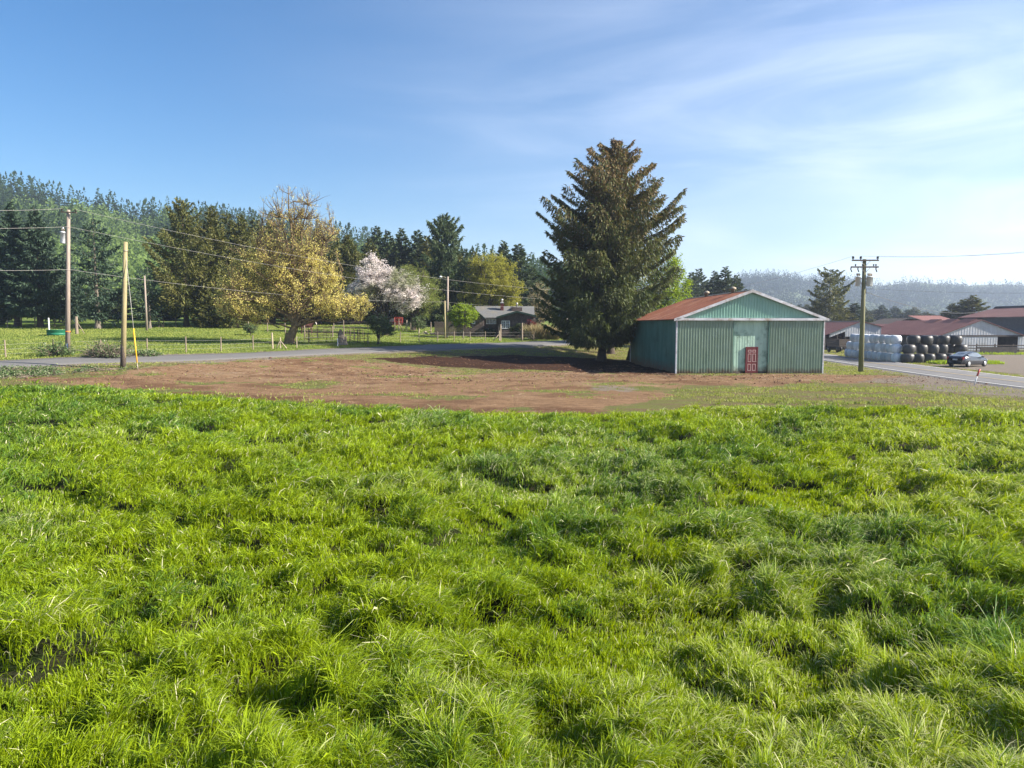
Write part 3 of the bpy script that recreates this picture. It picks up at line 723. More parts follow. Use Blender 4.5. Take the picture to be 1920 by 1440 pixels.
M['galv'] = pmat('galv', (.34, .30, .24), (.25, .20, .14), 4, .6, metal=.3)
for k_, h_ in (('sheet_green', .7), ('sheet_pale', .9), ('sheet_teal', 1.3)): splash(M[k_], h_)
def corr_profile(x0, x1, pitch=.225, rib=.05, h=.028, ph=0.0):
    """xs and depth offset of a ribbed sheet"""
    xs = [(x0, 0)]; x = x0 + pitch * (.5 + ph)
    while x + rib < x1 - .01:
        xs += [(x, 0), (x + rib * .28, h), (x + rib * .72, h), (x + rib, 0)]; x += pitch
    xs.append((x1, 0)); return xs
def corr_sheet(mb, x0, x1, zb, zt, y, pitch=.225, rib=.05, h=.028, thick=.02, T=None, rough=0):
    """ribbed sheet facing -y; zb and zt numbers or functions of x"""
    pr = corr_profile(x0, x1, pitch, rib, h)
    fb = zb if callable(zb) else (lambda x: zb); ft = zt if callable(zt) else (lambda x: zt)
    v = []
    for x, o in pr: v += [(x, y - o, fb(x)), (x, y - o, ft(x)), (x, y + thick, fb(x)), (x, y + thick, ft(x))]
    f = []
    for i in range(len(pr) - 1):
        a, c = 4 * i, 4 * (i + 1)
        f += [(a, c, c + 1, a + 1), (a + 2, a + 3, c + 3, c + 2), (a + 1, c + 1, c + 3, a + 3), (a, a + 2, c + 2, c)]
    e = 4 * (len(pr) - 1); f += [(0, 1, 3, 2), (e, e + 2, e + 3, e + 1)]
    if T is not None: v = [tuple(T @ Vector(p)) for p in v]
    mb.add(v, f); return mb
BP = flat(1267, 700.5); BW = 12.48; BL = 18.6; EV = 4.62; PK = 6.92
barn = thing('pole_barn', 'large green ribbed metal barn with rust red roof and white trim beside the big spruce', 'barn', (BP[0], BP[1], 0.0), radians(1.98))
slope = (PK - EV) / (BW / 2)
def gz(x): return EV + slope * (BW / 2 - abs(x - BW / 2))
mb = MB()   # shell: side and rear walls, inner lining of the front
Ts = Matrix(((0, 1, 0, 0), (-1, 0, 0, 0), (0, 0, 1, 0), (0, 0, 0, 1)))   # sheet x -> -y ... side walls
Tl = Matrix.Translation((0, BL, 0)) @ Matrix.Rotation(-pi / 2, 4, 'Z')    # faces -x
corr_sheet(mb, 0, BL, -.1, EV - .03, 0, .3, .04, .014, T=Tl)
Tr = Matrix.Translation((BW, 0, 0)) @ Matrix.Rotation(pi / 2, 4, 'Z')
corr_sheet(mb, 0, BL, -.1, EV - .03, 0, .3, .04, .02, T=Tr)
Tb = Matrix.Translation((BW, BL, 0)) @ Matrix.Rotation(pi, 4, 'Z')
corr_sheet(mb, .05, BW - .05, -.1, lambda x: gz(x) - .05, 0, .3, .04, .02, T=Tb)
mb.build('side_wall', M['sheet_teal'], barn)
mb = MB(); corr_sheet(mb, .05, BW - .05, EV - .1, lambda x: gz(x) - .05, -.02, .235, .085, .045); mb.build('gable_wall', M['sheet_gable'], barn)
c0, c1 = 4.77, 7.80
mb = MB(); corr_sheet(mb, c0 - .15, c1 + .15, .18, EV - .1, .08, .225, .03, .012)
mb.build('front_panel', M['sheet_pale'], barn)
for i in range(7):
    a_ = c0 - .1 + i * .47; 
    if not (5.7 < a_ + .2 < 7.1): MB().box((a_, .04, -.05), (a_ + .44, .075, .17)).build('base_board', M['post_dark'], barn)
for nm, a_, e_ in (('sliding_door', .09, c0), ('sliding_door', c1, BW - .09)):
    mb = MB(); corr_sheet(mb, a_, e_, .03, EV - .16, -.10, .235, .085, .045, .03); d_ = mb.build(nm, M['sheet_green'], barn)
    fr = MB(); 
    for xx in ((a_ - .03, a_ + .012), (e_ - .012, e_ + .03)): MB().box((xx[0], -.145, .02), (xx[1], -.062, EV - .17)).build('door_edge', M['sheet_teal'], d_)
mb = MB(); mb.box((-.10, -.34, EV - .17), (6.0, -.12, EV + .03)); mb.box((6.03, -.335, EV - .175), (BW + .10, -.12, EV + .025)); mb.box((-.10, -.12, EV - .02), (BW + .1, -.05, EV + .02))
mb.build('door_rail', M['trim'], barn)
for q_ in (((-.07, -.15, 0), (.045, .06, EV - .17)), ((BW - .045, -.15, 0), (BW + .06, .06, EV - .17)), ((-.06, BL - .05, 0), (.04, BL + .05, EV - .05))): MB().box(*q_).build('corner_trim', M['trim'], barn)
# roof
oh = .28; th_ = .05
for sgn, nm in ((-1, 'roof'), (1, 'roof')):
    mb = MB(); pr = corr_profile(-.25, BL + .25, .35, .05, .02)
    xe = BW / 2 + sgn * (BW / 2 + oh); ze = EV - slope * oh + .05; v = []
    for yy, o_ in pr: v += [(BW / 2, yy, PK + .05 + o_), (xe, yy, ze + o_), (BW / 2, yy, PK - .02), (xe, yy, ze - .07)]
    f = []
    for i in range(len(pr) - 1):
        a_, c_ = 4 * i, 4 * (i + 1)
        q = [(a_, a_ + 1, c_ + 1, c_), (a_ + 2, c_ + 2, c_ + 3, a_ + 3), (a_ + 1, a_ + 3, c_ + 3, c_ + 1), (a_, c_, c_ + 2, a_ + 2)]
        f += q
    e_ = 4 * (len(pr) - 1); f += [(0, 2, 3, 1), (e_, e_ + 1, e_ + 3, e_ + 2)]
    mb.add(v, f); mb.build(nm, M['rust_roof'], barn)
mb = MB()
for sgn in (-1, 1):
    xe = BW / 2 + sgn * (BW / 2 + oh + .03); ze = EV - slope * (oh + .03)
    mb.prism([(BW / 2, PK + .10), (BW / 2, PK - .14), (xe, ze - .12), (xe, ze + .09)], -.34, -.262) if sgn > 0 else mb.prism([(BW / 2, PK + .10), (xe, ze + .09), (xe, ze - .12), (BW / 2, PK - .14)], -.34, -.262)
mb.build('rake_trim', M['trim'], barn)
mb = MB(); mb.prism([(BW / 2 - .16, PK + .03), (BW / 2, PK + .12), (BW / 2 + .16, PK + .03)], -.3, BL + .3); mb.build('ridge_cap', M['galv'], barn)
for yy in (4.0, 11.5):
    mb = MB(); mb.lathe([(.17, PK - .05), (.17, PK + .32), (.29, PK + .32), (.30, PK + .44), (.12, PK + .56)], (BW / 2 - .15, yy, 0), 16); mb.build('roof_vent', M['galv'], barn)
# walk door
dx0, dx1 = 5.98, 6.86; dh = 2.16
mb = MB(); mb.box((dx0, -.035, .06), (dx1, .015, dh)); dr = mb.build('door', M['door_red'], barn)
mb = MB(); mb.box((dx0 - .08, -.05, .03), (dx0 - .004, .06, dh + .08)); mb.box((dx1 + .004, -.05, .03), (dx1 + .08, .06, dh + .08)); mb.box((dx0 - .004, -.05, dh + .004), (dx1 + .004, .06, dh + .08)); mb.build('door_frame', M['door_red'], dr)
for cx in (dx0 + .245, dx1 - .245):
    for z0, z1 in ((.24, .80), (.98, 1.66), (1.78, 1.98)):
        mb = MB(); a_, c_ = cx - .14, cx + .14; e_ = .035
        for bx in (((a_, z0), (c_, z0 + e_)), ((a_, z1 - e_), (c_, z1)), ((a_, z0 + e_), (a_ + e_, z1 - e_)), ((c_ - e_, z0 + e_), (c_, z1 - e_))):
            mb.box((bx[0][0], -.05, bx[0][1]), (bx[1][0], -.036, bx[1][1]))
        mb.build('panel_moulding', M['door_white'], dr)
mb = MB(); mb.lathe([(.012, 0), (.03, -.05), (.028, -.07), (.01, -.085)], (dx1 - .08, -.036, 1.02), 10, 'y'); mb.build('handle', M['galv'], dr)

# ------------------------------------------------------------------ house
M['shingle_wall'] = pmat('shingle_wall', (.115, .085, .075), (.055, .042, .038), 3.5, .9, .5, stretch=(1.5, 1.5, 4), c3=(.16, .125, .11), s3=1.2)
M['shingle_roof'] = pmat('shingle_roof', (.15, .15, .145), (.105, .105, .10), 5, .9, .3, stretch=(1, 3, 1), c3=(.17, .15, .11), s3=.5)
M['green_trim'] = pmat('green_trim', (.02, .045, .032), None, 3, .6)
M['glass'] = pmat('glass', (.06, .07, .08), (.10, .12, .13), .8, .12, spec=.8)
M['window_white'] = pmat('window_white', (.72, .74, .74), None, 3, .5)
M['brick'] = pmat('brick', (.14, .035, .03), (.07, .022, .02), 14, .85, .3)
M['metal_cap'] = pmat('metal_cap', (.62, .60, .58), (.4, .38, .36), 5, .45, metal=.3)
hp = foot(940, 103.0); HS = 103.0 * cp / FPX                 # metres per source pixel at the house
hz = hp[2]
def hx(px): return (px - 940) * HS * 1.003
def hzz(py): return (at(940, py, 103.0)[2]) - hz
house = thing('farmhouse', 'brown shingled cottage with grey roof and white windows behind the small bright green tree', 'house', (hp[0], hp[1], hz))
e1 = hzz(594.5); rdg = hzz(572.5)
for q_ in (((hx(904), 1.6, -.3), (hx(934), 7, e1 + .15)), ((hx(1001), .8, -.3), (hx(1004), 7, e1))): MB().box(*q_).build('wall', M['shingle_wall'], house)
# left wing: gable towards us, its ridge far left
lr = hx(889); lh = hzz(578); le = hx(908.5); lez = hzz(597)
mb = MB(); mb.prism([(hx(870), -.3), (hx(907), -.3), (hx(907), lez + .1), (lr, lh - .1), (hx(870), lez + .1)], .3, 6.5); mb.build('left_gable_wall', M['shingle_wall'], house)
mb = MB(); mb.prism([(lr, lh + .06), (le + .1, lez), (le + .1, lez - .13), (lr, lh - .09)], .0, 6.5); mb.prism([(lr, lh + .055), (lr, lh - .09), (hx(868), lez - .13), (hx(868), lez)], .0, 6.5); mb.build('left_roof', M['shingle_roof'], house)
mb = MB(); mb.prism([(lr, lh + .09), (le + .12, lez + .03), (le + .12, lez - .16), (lr, lh - .12)], -.08, -.01); mb.build('left_rake_trim', M['green_trim'], house)
# main roof: ridge across
mb = MB(); v = [(hx(886), 4.6, rdg), (hx(1003), 4.6, rdg), (hx(1003), 1.1, e1), (hx(905), 1.1, e1 - .05), (hx(886), 4.6, rdg - .15), (hx(1003), 4.6, rdg - .15), (hx(1003), 1.1, e1 - .15), (hx(905), 1.1, e1 - .2),
     (hx(886), 8, e1), (hx(1003), 8, e1)]
mb.add(v, [(0, 3, 2, 1), (4, 5, 6, 7), (3, 7, 6, 2), (0, 4, 7, 3), (1, 2, 6, 5), (0, 1, 9, 8)]); mb.build('roof', M['shingle_roof'], house)
# right gable wing
gx = hx(969); gpk = hzz(583.5); gl = hx(931.5); gr = hx(1004.5); ga = hzz(594.5); gb = hzz(592)
mb = MB(); mb.prism([(hx(934), -.3), (hx(1003), -.3), (hx(1003), gb - .15), (gx, gpk - .2), (hx(934), ga - .05)], .0, 5); mb.build('gable_wall', M['shingle_wall'], house)
mb = MB(); mb.prism([(gx, gpk + .02), (gx, gpk - .15), (gl, ga - .17), (gl, ga)], -.45, 4); mb.prism([(gx, gpk + .02), (gr, gb), (gr, gb - .17), (gx, gpk - .15)], -.45, 4); mb.build('gable_roof', M['shingle_roof'], house)
mb = MB(); mb.prism([(gx, gpk + .06), (gx, gpk - .22), (gl - .05, ga - .24), (gl - .05, ga + .05)], -.54, -.46); mb.prism([(gx, gpk + .06), (gr + .05, gb + .05), (gr + .05, gb - .24), (gx, gpk - .22)], -.54, -.46); mb.build('gable_trim', M['green_trim'], house)
def window(px0, py0, px1, py1, y, nx=2, ny=2, frame=.07, parent=house):
    x0, x1, z1, z0 = hx(px0), hx(px1), hzz(py0), hzz(py1)
    f = MB(); 
    f.box((x0, y - .05, z0), (x1, y - .006, z0 + frame)); f.box((x0, y - .05, z1 - frame), (x1, y - .006, z1)); f.box((x0, y - .05, z0 + frame), (x0 + frame, y - .006, z1 - frame)); f.box((x1 - frame, y - .05, z0 + frame), (x1, y - .006, z1 - frame))
    for i in range(1, nx):
        xx = x0 + (x1 - x0) * i / nx; wv = .05 if (i * 2 == nx) else .018
        f.box((xx - wv, y - .045, z0 + frame), (xx + wv, y - .008, z1 - frame))
    for j in range(1, ny):
        z_ = z0 + (z1 - z0) * j / ny; f.box((x0 + frame, y - .04, z_ - .015), (x1 - frame, y - .010, z_ + .015))
    wo = f.build('window', M['window_white'], parent)
    p = MB(); p.box((x0 + frame, y - .025, z0 + frame), (x1 - frame, y - .004, z1 - frame)); p.build('pane', M['glass'], wo)
window(940.5, 601.3, 956, 616.5, 0, 4, 3); window(911, 598, 930, 607.5, 1.6, 3, 1); window(884.5, 601.5, 891, 607.5, .3, 1, 1, .1); window(993, 602, 998.5, 606.5, 0, 1, 1)
cx_, cz0 = hx(940.8), hzz(579)
mb = MB(); mb.box((hx(937.8), 3.2, hzz(582)), (hx(943.8), 3.75, hzz(567))); ch = mb.build('chimney', M['brick'], house)
mb = MB(); mb.box((hx(937.2), 3.15, hzz(567)), (hx(944.4), 3.8, hzz(565.3))); mb.lathe([(.16, hzz(565.3)), (.16, hzz(561.5)), (.20, hzz(561.5)), (.20, hzz(560)), (.05, hzz(558.5))], (cx_, 3.5, 0), 12); mb.build('chimney_cap', M['metal_cap'], ch)
mb = MB(); mb.lathe([(.11, hzz(574)), (.11, hzz(568.5)), (.17, hzz(568)), (.15, hzz(566.5)), (.04, hzz(565.6))], (hx(969.5), 4.2, 0), 12); mb.build('vent_pipe', M['metal_cap'], house)
mb = MB(); mb.box((hx(959), 3.0, hzz(583)), (hx(979.5), 4.4, hzz(575.2))); mb.build('roof_box', M['shingle_wall'], house)
# dark board fence left of the house
q = foot(835, 103.5); bf = thing('board_fence', 'dark weathered upright board fence joining the cottage on its left', 'fence', q)
mb = MB(); zt_ = 2.2
k_ = 0; x_ = -1.6
while x_ < 3.2:
    zz_ = random.Random(k_).uniform(-.05, .05); mb.box((x_, 0, -.4), (x_ + .145, .03, 2.1 + zz_)); x_ += .16; k_ += 1
mb.build('boards', M['post_dark'], bf); mb = MB(); mb.box((-1.6, .031, .5), (3.2, .08, .6)); mb.box((-1.6, .031, 1.6), (3.2, .08, 1.7)); mb.build('rail', M['post_dark'], bf)

# ------------------------------------------------------------------ utility poles and wires
def insul(mb, c, s=1.0): mb.lathe([(.03 * s, 0), (.03 * s, .06 * s), (.09 * s, .08 * s), (.09 * s, .12 * s), (.05 * s, .14 * s), (.09 * s, .17 * s), (.06 * s, .23 * s)], c, 10)
def transformer(parent, c, mat, r=.24, h=.75, name='transformer'):
    mb = MB(); mb.lathe([(r * .8, 0), (r, .04), (r, h * .9), (r * 1.06, h * .9), (r * 1.06, h * .95), (r * .6, h)], c, 18); t = mb.build(name, mat, parent)
    b_ = MB(); insul(b_, (c[0] - r * .35, c[1], c[2] + h), 1.1); insul(b_, (c[0] + r * .35, c[1], c[2] + h), 1.1); b_.build('bushing', M['galv'], t)
    return t
# left pole with white transformer
P1 = foot(127, 62); top1 = at(128, 393, 62)[2] - P1[2]
p1 = thing('utility_pole', 'tall grey wooden utility pole at the left with a white transformer and a blue tag', 'utility pole', P1)
lean1 = math.atan2(at(128, 393, 62)[0] - P1[0], top1); p1.rotation_euler[1] = lean1
def r1(v): return P1 + np.array([v[0] * cos(lean1) + v[2] * sin(lean1), v[1], -v[0] * sin(lean1) + v[2] * cos(lean1)])
MB().tube([(0, 0, -.3), (0, 0, top1 * .5), (.02, 0, top1)], [.21, .17, .135], 14).build('pole', M['pole_grey'], p1)
mb = MB(); mb.box((-.55, -.22, top1 - .28), (.85, -.13, top1 - .18)); mb.build('crossarm', M['post_dark'], p1)
for xx in (-.45, .75):
    mb = MB(); insul(mb, (xx, -.175, top1 - .18), 1.0); mb.build('insulator', M['dark_int'], p1)
tz_ = at(127, 457, 62)[2] - P1[2]
transformer(p1, (-.42, -.05, tz_), M['trans_white'], .24, 1.05)
mb = MB(); mb.tube([(-.42, -.05, tz_ + 1.1), (-.40, -.05, tz_ + 1.42)], .05, 8); mb.build('fuse_cutout', M['trans_white'], p1)
for z0 in (.3, .75): MB().box((-.25, -.03, tz_ + z0), (-.1, .03, tz_ + z0 + .1)).build('bracket', M['galv'], p1)
zb = at(127, 648, 62)[2] - P1[2]; mb = MB(); mb.box((-.06, -.225, zb - .22), (.12, -.195, zb + .2)); tg = mb.build('tag', M['blue'], p1)
for z0 in (-.12, .0, .1): MB().box((-.02, -.232, zb + z0), (.08, -.2255, zb + z0 + .05)).build('tag_mark', M['white'], tg)
zb = at(127, 622.5, 62)[2] - P1[2]; MB().tube([(0, 0, zb), (0, 0, zb + .09)], .205, 14).build('band', M['orange'], p1)
# short pole without arms, with guy wire
P2 = foot(230.5, 54); t2 = at(235.5, 453.5, 54) - P2
p2 = thing('guyed_pole', 'bare yellowish wooden pole in front of the lane, braced by a guy wire', 'utility pole', P2)
MB().tube([(0, 0, -.3), tuple(t2 * .5), tuple(t2)], [.20, .175, .145], 14).build('pole', M['pole_yellow'], p2)
MB().tube([(0, 0, -.3), tuple(t2 * .16), tuple(t2 * .21)], [.206, .2, .17], 14).build('dark_butt', M['post_dark'], p2)
mb = MB(); z = t2 * .93; mb.tube([tuple(z - np.array([0, 0, .05])), tuple(z + np.array([0, 0, .03]))], .17, 12); mb.build('band', M['galv'], p2)
G2 = ground(258.5, 694) - P2; gt = t2 * .93
MB().tube([tuple(gt), tuple(G2)], .018, 6).build('guy_wire', M['wire'], p2)
MB().tube([tuple(gt * .345 + G2 * .655 + (0, 0, 0)), tuple(gt * .06 + G2 * .94)], .05, 8).build('guy_guard', M['yellow'], p2)
mb = MB(); mb.tube([tuple(G2 + np.array([0, 0, -.1])), tuple(gt * .06 + G2 * .94)], .035, 8); mb.build('anchor_rod', M['galv'], p2)
# thin back pole
P3 = foot(275.5, 100); t3 = at(275, 517, 100)[2] - P3[2]
p3 = tag(MB().tube([(0, 0, -.3), (0, 0, t3)], [.16, .11], 10).build('utility_pole', M['pole_grey'], None, tuple(P3)), 'slim plain wooden pole standing among the conifers behind the pasture', 'utility pole')
# pole with yard lamp near house
P4 = foot(838.5, 99); t4 = at(840.5, 518.5, 99)[2] - P4[2]
p4 = thing('lamp_pole', 'brown wooden pole with a yard lamp arm left of the cottage', 'utility pole', P4)
MB().tube([(0, 0, -.3), (.15, 0, t4)], [.18, .13], 10).build('pole', M['pole_grey'], p4)
MB().tube([(.1, 0, t4 - .25), (-.4, -.1, t4 - .05), (-.8, -.2, t4 - .02)], .035, 6).build('lamp_arm', M['galv'], p4)
MB().lathe([(.05, .1), (.16, .04), (.24, -.05), (.18, -.12)], (-.85, -.2, t4 - .02), 12).build('lamp_head', M['trans_white'], p4)
P5 = foot(834.5, 96); t5 = at(834.5, 564, 96)[2] - P5[2]
p5 = tag(MB().tube([(0, 0, -.3), (0, 0, t5)], [.13, .11], 10).build('service_pole', M['pole_yellow'], None, tuple(P5)), 'shorter pale wooden pole just in front of the yard lamp pole', 'utility pole')
# hidden-behind-spruce pole carries the wires on
P6 = foot(1062, 100)
p6 = tag(MB().tube([(0, 0, -.3), (0, 0, 9.2)], [.2, .14], 12).build('utility_pole', M['pole_grey'], None, tuple(P6)), 'grey utility pole mostly hidden by the branches of the big spruce', 'utility pole')
# right pole with two crossarms and three transformers
P7 = foot(1614, 60.3); T7 = at(1621, 486, 60.3) - P7
p7 = thing('utility_pole', 'greenish wooden utility pole on the right with two crossarms and three grey transformers', 'utility pole', P7)
MB().tube([(0, 0, -.3), tuple(T7 * .5), tuple(T7)], [.215, .18, .145], 14).build('pole', M['pole_green'], p7)
def on7(py): 
    z = at(1618, py, 60.3)[2] - P7[2]; return T7 * (z / T7[2])
arms = []
for py in (488.5, 501):
    c = on7(py); mb = MB(); mb.box((c[0] - 1.17, -.24, c[2] - .06), (c[0] + 1.13, -.14, c[2] + .06)); mb.build('crossarm', M['post_dark'], p7); arms.append(c)
    mb = MB(); mb.tube([(c[0] - .42, -.19, c[2] - .05), (c[0] - .02, -.19, c[2] - .48)], .018, 5); mb.tube([(c[0] + .42, -.19, c[2] - .05), (c[0] + .02, -.19, c[2] - .48)], .018, 5); mb.build('arm_brace', M['galv'], p7)
for dx in (-1.08, -.42, 1.03):
    mb = MB(); insul(mb, (arms[0][0] + dx, -.19, arms[0][2] + .06), 1.2); mb.build('insulator', M['dark_int'], p7)
for dx in (-1.2, -.6, .95):
    mb = MB(); mb.tube([(arms[1][0] + dx, -.19, arms[1][2] + .05), (arms[1][0] + dx - .05, -.2, arms[1][2] - .18), (arms[1][0] + dx + .05, -.2, arms[1][2] - .42)], [.06, .045, .05], 8); mb.build('fuse_cutout', M['dark_int'], p7)
for dx in (-.85, -.25, .7, .9):
    mb = MB(); insul(mb, (arms[1][0] + dx, -.19, arms[1][2] + .06), .8); mb.build('insulator', M['dark_int'], p7)
c = on7(536.5)
for dx, yy in ((-.52, -.05), (.33, -.2), (.62, .12)): transformer(p7, (c[0] + dx, yy, c[2]), M['trans_grey'], .205, .83)
for z0 in (.2, .6): MB().box((c[0] - .4, -.04, c[2] + z0), (c[0] + .45, .04, c[2] + z0 + .07)).build('bracket', M['galv'], p7)
c = on7(545); mb = MB(); mb.box((c[0] + .1, -.1, c[2] - .25), (c[0] + .2, 0, c[2] + .15)); mb.build('service_bracket', M['dark_int'], p7)
# stay wire of the right pole to the ground behind the barn corner
MB().tube([tuple(P7 + on7(560)), (26.8, 72.5, 0.0)], .012, 5).build('stay', M['wire'], None) if False else None
def wire(label, a, b, sag, mat='wire', r=.010, n=22, name='power_line'):
    a = np.array(a); b = np.array(b); pts = []
    for i in range(n + 1):
        t = i / n; p = a * (1 - t) + b * t; p = p.copy(); p[2] -= sag * 4 * t * (1 - t); pts.append(tuple(p - a))
    return tag(MB().tube(pts, r, 5, cap=False).build(name, M[mat], None, tuple(a)), label, 'power line')
w1 = r1([.75, -.175, top1 + .05]); w1l = r1([-.45, -.175, top1 + .05])
left_end = lambda py: at(-260, py, 44)
e6 = lambda py: at(1060, py, 99.8)
wire('uppermost wire running left out of view from the tall left pole', left_end(384), w1l, .25)
wire('uppermost wire running from the tall left pole across the yellow maple towards the big spruce', w1, e6(545), 1.15)
w2 = r1([.16, -.16, at(127, 425, 62)[2] - P1[2]])
wire('second wire running left out of view from the tall left pole', left_end(424), w2, .15)
wire('second wire running from the tall left pole across the yellow maple towards the big spruce', w2, e6(563), 1.05)
w3 = r1([.17, -.17, at(127, 505, 62)[2] - P1[2]])
wire('lowest wire running left out of view from the tall left pole', left_end(497), w3, .2)
wire('lowest wire running from the tall left pole to the shorter pole by the cottage', w3, P5 + np.array([0, 0, t5 - .15]), .75)
wire('lowest wire running from the shorter pole over the cottage roof', P5 + np.array([0, 0, t5 - .15]), e6(577), .25)
A7 = P7 + arms[0]
wire('left one of the two high wires leaving the right pole towards the upper right', A7 + np.array([-.42, -.19, .36]), at(2200, 440, 40), .5, r=.009)
wire('right one of the two high wires leaving the right pole towards the upper right', A7 + np.array([1.03, -.19, .36]), at(2200, 446, 40), .4, r=.009)
wire('high wire leaving the right pole towards the big spruce', A7 + np.array([-1.08, -.19, .36]), at(1200, 560, 115), 1.0, r=.011)
wire('thick service cable sagging from the right pole to the large red roofed barn', P7 + on7(548) + np.array([.2, -.1, 0]), at(1850, 581, 118), 1.1, r=.022, mat='wire_dark')
wire('cable running nearly level to the right from the right pole', P7 + on7(541) + np.array([.2, -.1, 0]), at(2300, 534, 52), .5, r=.009, mat='wire_dark')
wire('thin stay wire from the right pole down to the verge behind the barn corner', P7 + on7(560), (P7[0] - 3.9, P7[1] + 14, 0.0), 0, name='stay_wire')

# ------------------------------------------------------------------ farm buildings on the right
UX, UY = -.0346, .9994
def fx(px, Y): return (px - 960) / FPX * (Y * cp + CAM_H * sp_)
def fz(py, Y): return at(960, py, Y)[2]
M['farm_red'] = pmat('farm_red', (.13, .048, .042), (.10, .038, .034), 1.5, .7, .1, stretch=(3, .3, 1), c3=(.17, .08, .065), s3=.3)
M['farm_pink'] = pmat('farm_pink', (.28, .13, .11), (.23, .11, .09), 1.5, .7, .1, stretch=(3, .3, 1))
M['farm_white'] = pmat('farm_white', (.50, .51, .53), (.40, .41, .43), 1.6, .6, .1, stretch=(2, 2, .3), c3=(.34, .33, .32), s3=.5)
M['farm_dark'] = pmat('farm_dark', (.085, .07, .06), (.055, .045, .04), 2, .9, .2)
M['farm_grey'] = pmat('farm_grey', (.13, .12, .11), (.10, .09, .08), 1.4, .85, .1, stretch=(1, 1, 2))
FR = radians(1.98)
def farm(name, label, Y, px_peak, py_peak, px_e, py_e, px_r=None, py_r=None, length=20, overhang=.3):
    """gabled building with the front gable at depth Y; returns root and local dims"""
    x0 = fx(px_e, Y); xp = fx(px_peak, Y); x1 = fx(px_r, Y) if px_r else 2 * xp - x0
    ze = fz(py_e, Y); zp = fz(py_peak, Y); zr = fz(py_r, Y) if py_r else ze
    g_ = tz1(xp, Y)
    t = thing(name, label, 'barn', (x0, Y, g_), FR)
    return t, dict(w=x1 - x0, p=xp - x0, ze=ze - g_, zp=zp - g_, zr=zr - g_, L=length)
def gable_roof(t, d, mat, oh=.35, fo=.3, name='roof'):
    sl = (d['zp'] - d['ze']) / d['p']; sr = (d['zp'] - d['zr']) / (d['w'] - d['p'])
    for s in (0, 1):
        mb = MB(); pr = corr_profile(-fo, d['L'] + fo, .6, .06, .025)
        xe, ze = (-oh, d['ze'] - sl * oh) if s == 0 else (d['w'] + oh, d['zr'] - sr * oh); v = []
        for yy, o_ in pr: v += [(d['p'], yy, d['zp'] + .06 + o_), (xe, yy, ze + .06 + o_), (d['p'], yy, d['zp'] - .03), (xe, yy, ze - .05)]
        f = []
        for i in range(len(pr) - 1):
            a_, c_ = 4 * i, 4 * (i + 1); f += [(a_, a_ + 1, c_ + 1, c_), (a_ + 2, c_ + 2, c_ + 3, a_ + 3), (a_ + 1, a_ + 3, c_ + 3, c_ + 1), (a_, c_, c_ + 2, a_ + 2)]
        e_ = 4 * (len(pr) - 1); f += [(0, 2, 3, 1), (e_, e_ + 1, e_ + 3, e_ + 2)]
        mb.add(v, f); mb.build(name, mat, t)
# B2 main loafing barn with white gable
b2, d = farm('livestock_barn', 'long low red roofed barn with a pale ribbed metal gable behind the black bales', 104, 1838, 600, 1761, 628, 1917, 628, 21)
gable_roof(b2, d, M['farm_red'])
gzf = lambda x: d['ze'] + (d['zp'] - d['ze']) * (x / d['p']) if x < d['p'] else d['zr'] + (d['zp'] - d['zr']) * ((d['w'] - x) / (d['w'] - d['p']))
mb = MB(); corr_sheet(mb, .15, d['w'] - .1, d['ze'] - .02, lambda x: gzf(x) - .04, 0, .42, .06, .03); mb.build('gable_wall', M['farm_white'], b2)
xo0 = fx(1871, 104) - fx(1761, 104); xo1 = fx(1911, 104) - fx(1761, 104); xw0 = fx(1803, 104) - fx(1761, 104)
mb = MB(); mb.box((-.1, -.12, d['ze'] - .25), (d['w'] + .2, -.036, d['ze'] - .02)); mb.build('header_beam', M['farm_dark'], b2)
mb = MB(); corr_sheet(mb, xw0, xo0, -.1, d['ze'] - .26, -.06, .42, .06, .03); mb.build('sliding_door', M['farm_white'], b2)
mb = MB(); corr_sheet(mb, xo1, d['w'] + 1.2, .5, d['ze'] - .26, -.02, .42, .06, .03); mb.build('end_panel', M['farm_white'], b2)
mb = MB(); mb.box((0, .05, -.1), (xw0, .2, d['ze'] - .2)); mb.box((-.1, .3, -.2), (.0, d['L'], d['ze'] - .1)); mb.box((d['w'], .3, -.2), (d['w'] + .1, d['L'], d['zr'] - .1)); mb.box((0, d['L'] - .1, -.2), (d['w'], d['L'], d['ze'])); mb.build('side_wall', M['farm_dark'], b2)
for ys_ in (1.0, 5.0, 9.2):
    mb = MB(); mb.prism([(d['p'] - 1.3, d['zp'] - .40), (d['p'] - .1, d['zp'] + .22), (d['p'] + .1, d['zp'] + .22), (d['p'] + .1, d['zp'] - .1)], ys_, ys_ + 2.6); mb.build('ridge_vent', M['farm_red'], b2)
# low roof continuing at the far left of it
b3, d3 = farm('lean_to_shed', 'low red roofed shed just behind the row of white bales', 126, 1672, 608, 1578, 631, 1762, 631, 12)
gable_roof(b3, d3, M['farm_red']); mb = MB(); mb.prism([(0, -.2), (d3['w'], -.2), (d3['w'], d3['ze']), (d3['p'], d3['zp'] - .05), (0, d3['ze'])], 0, d3['L']); mb.build('wall', M['farm_dark'], b3)
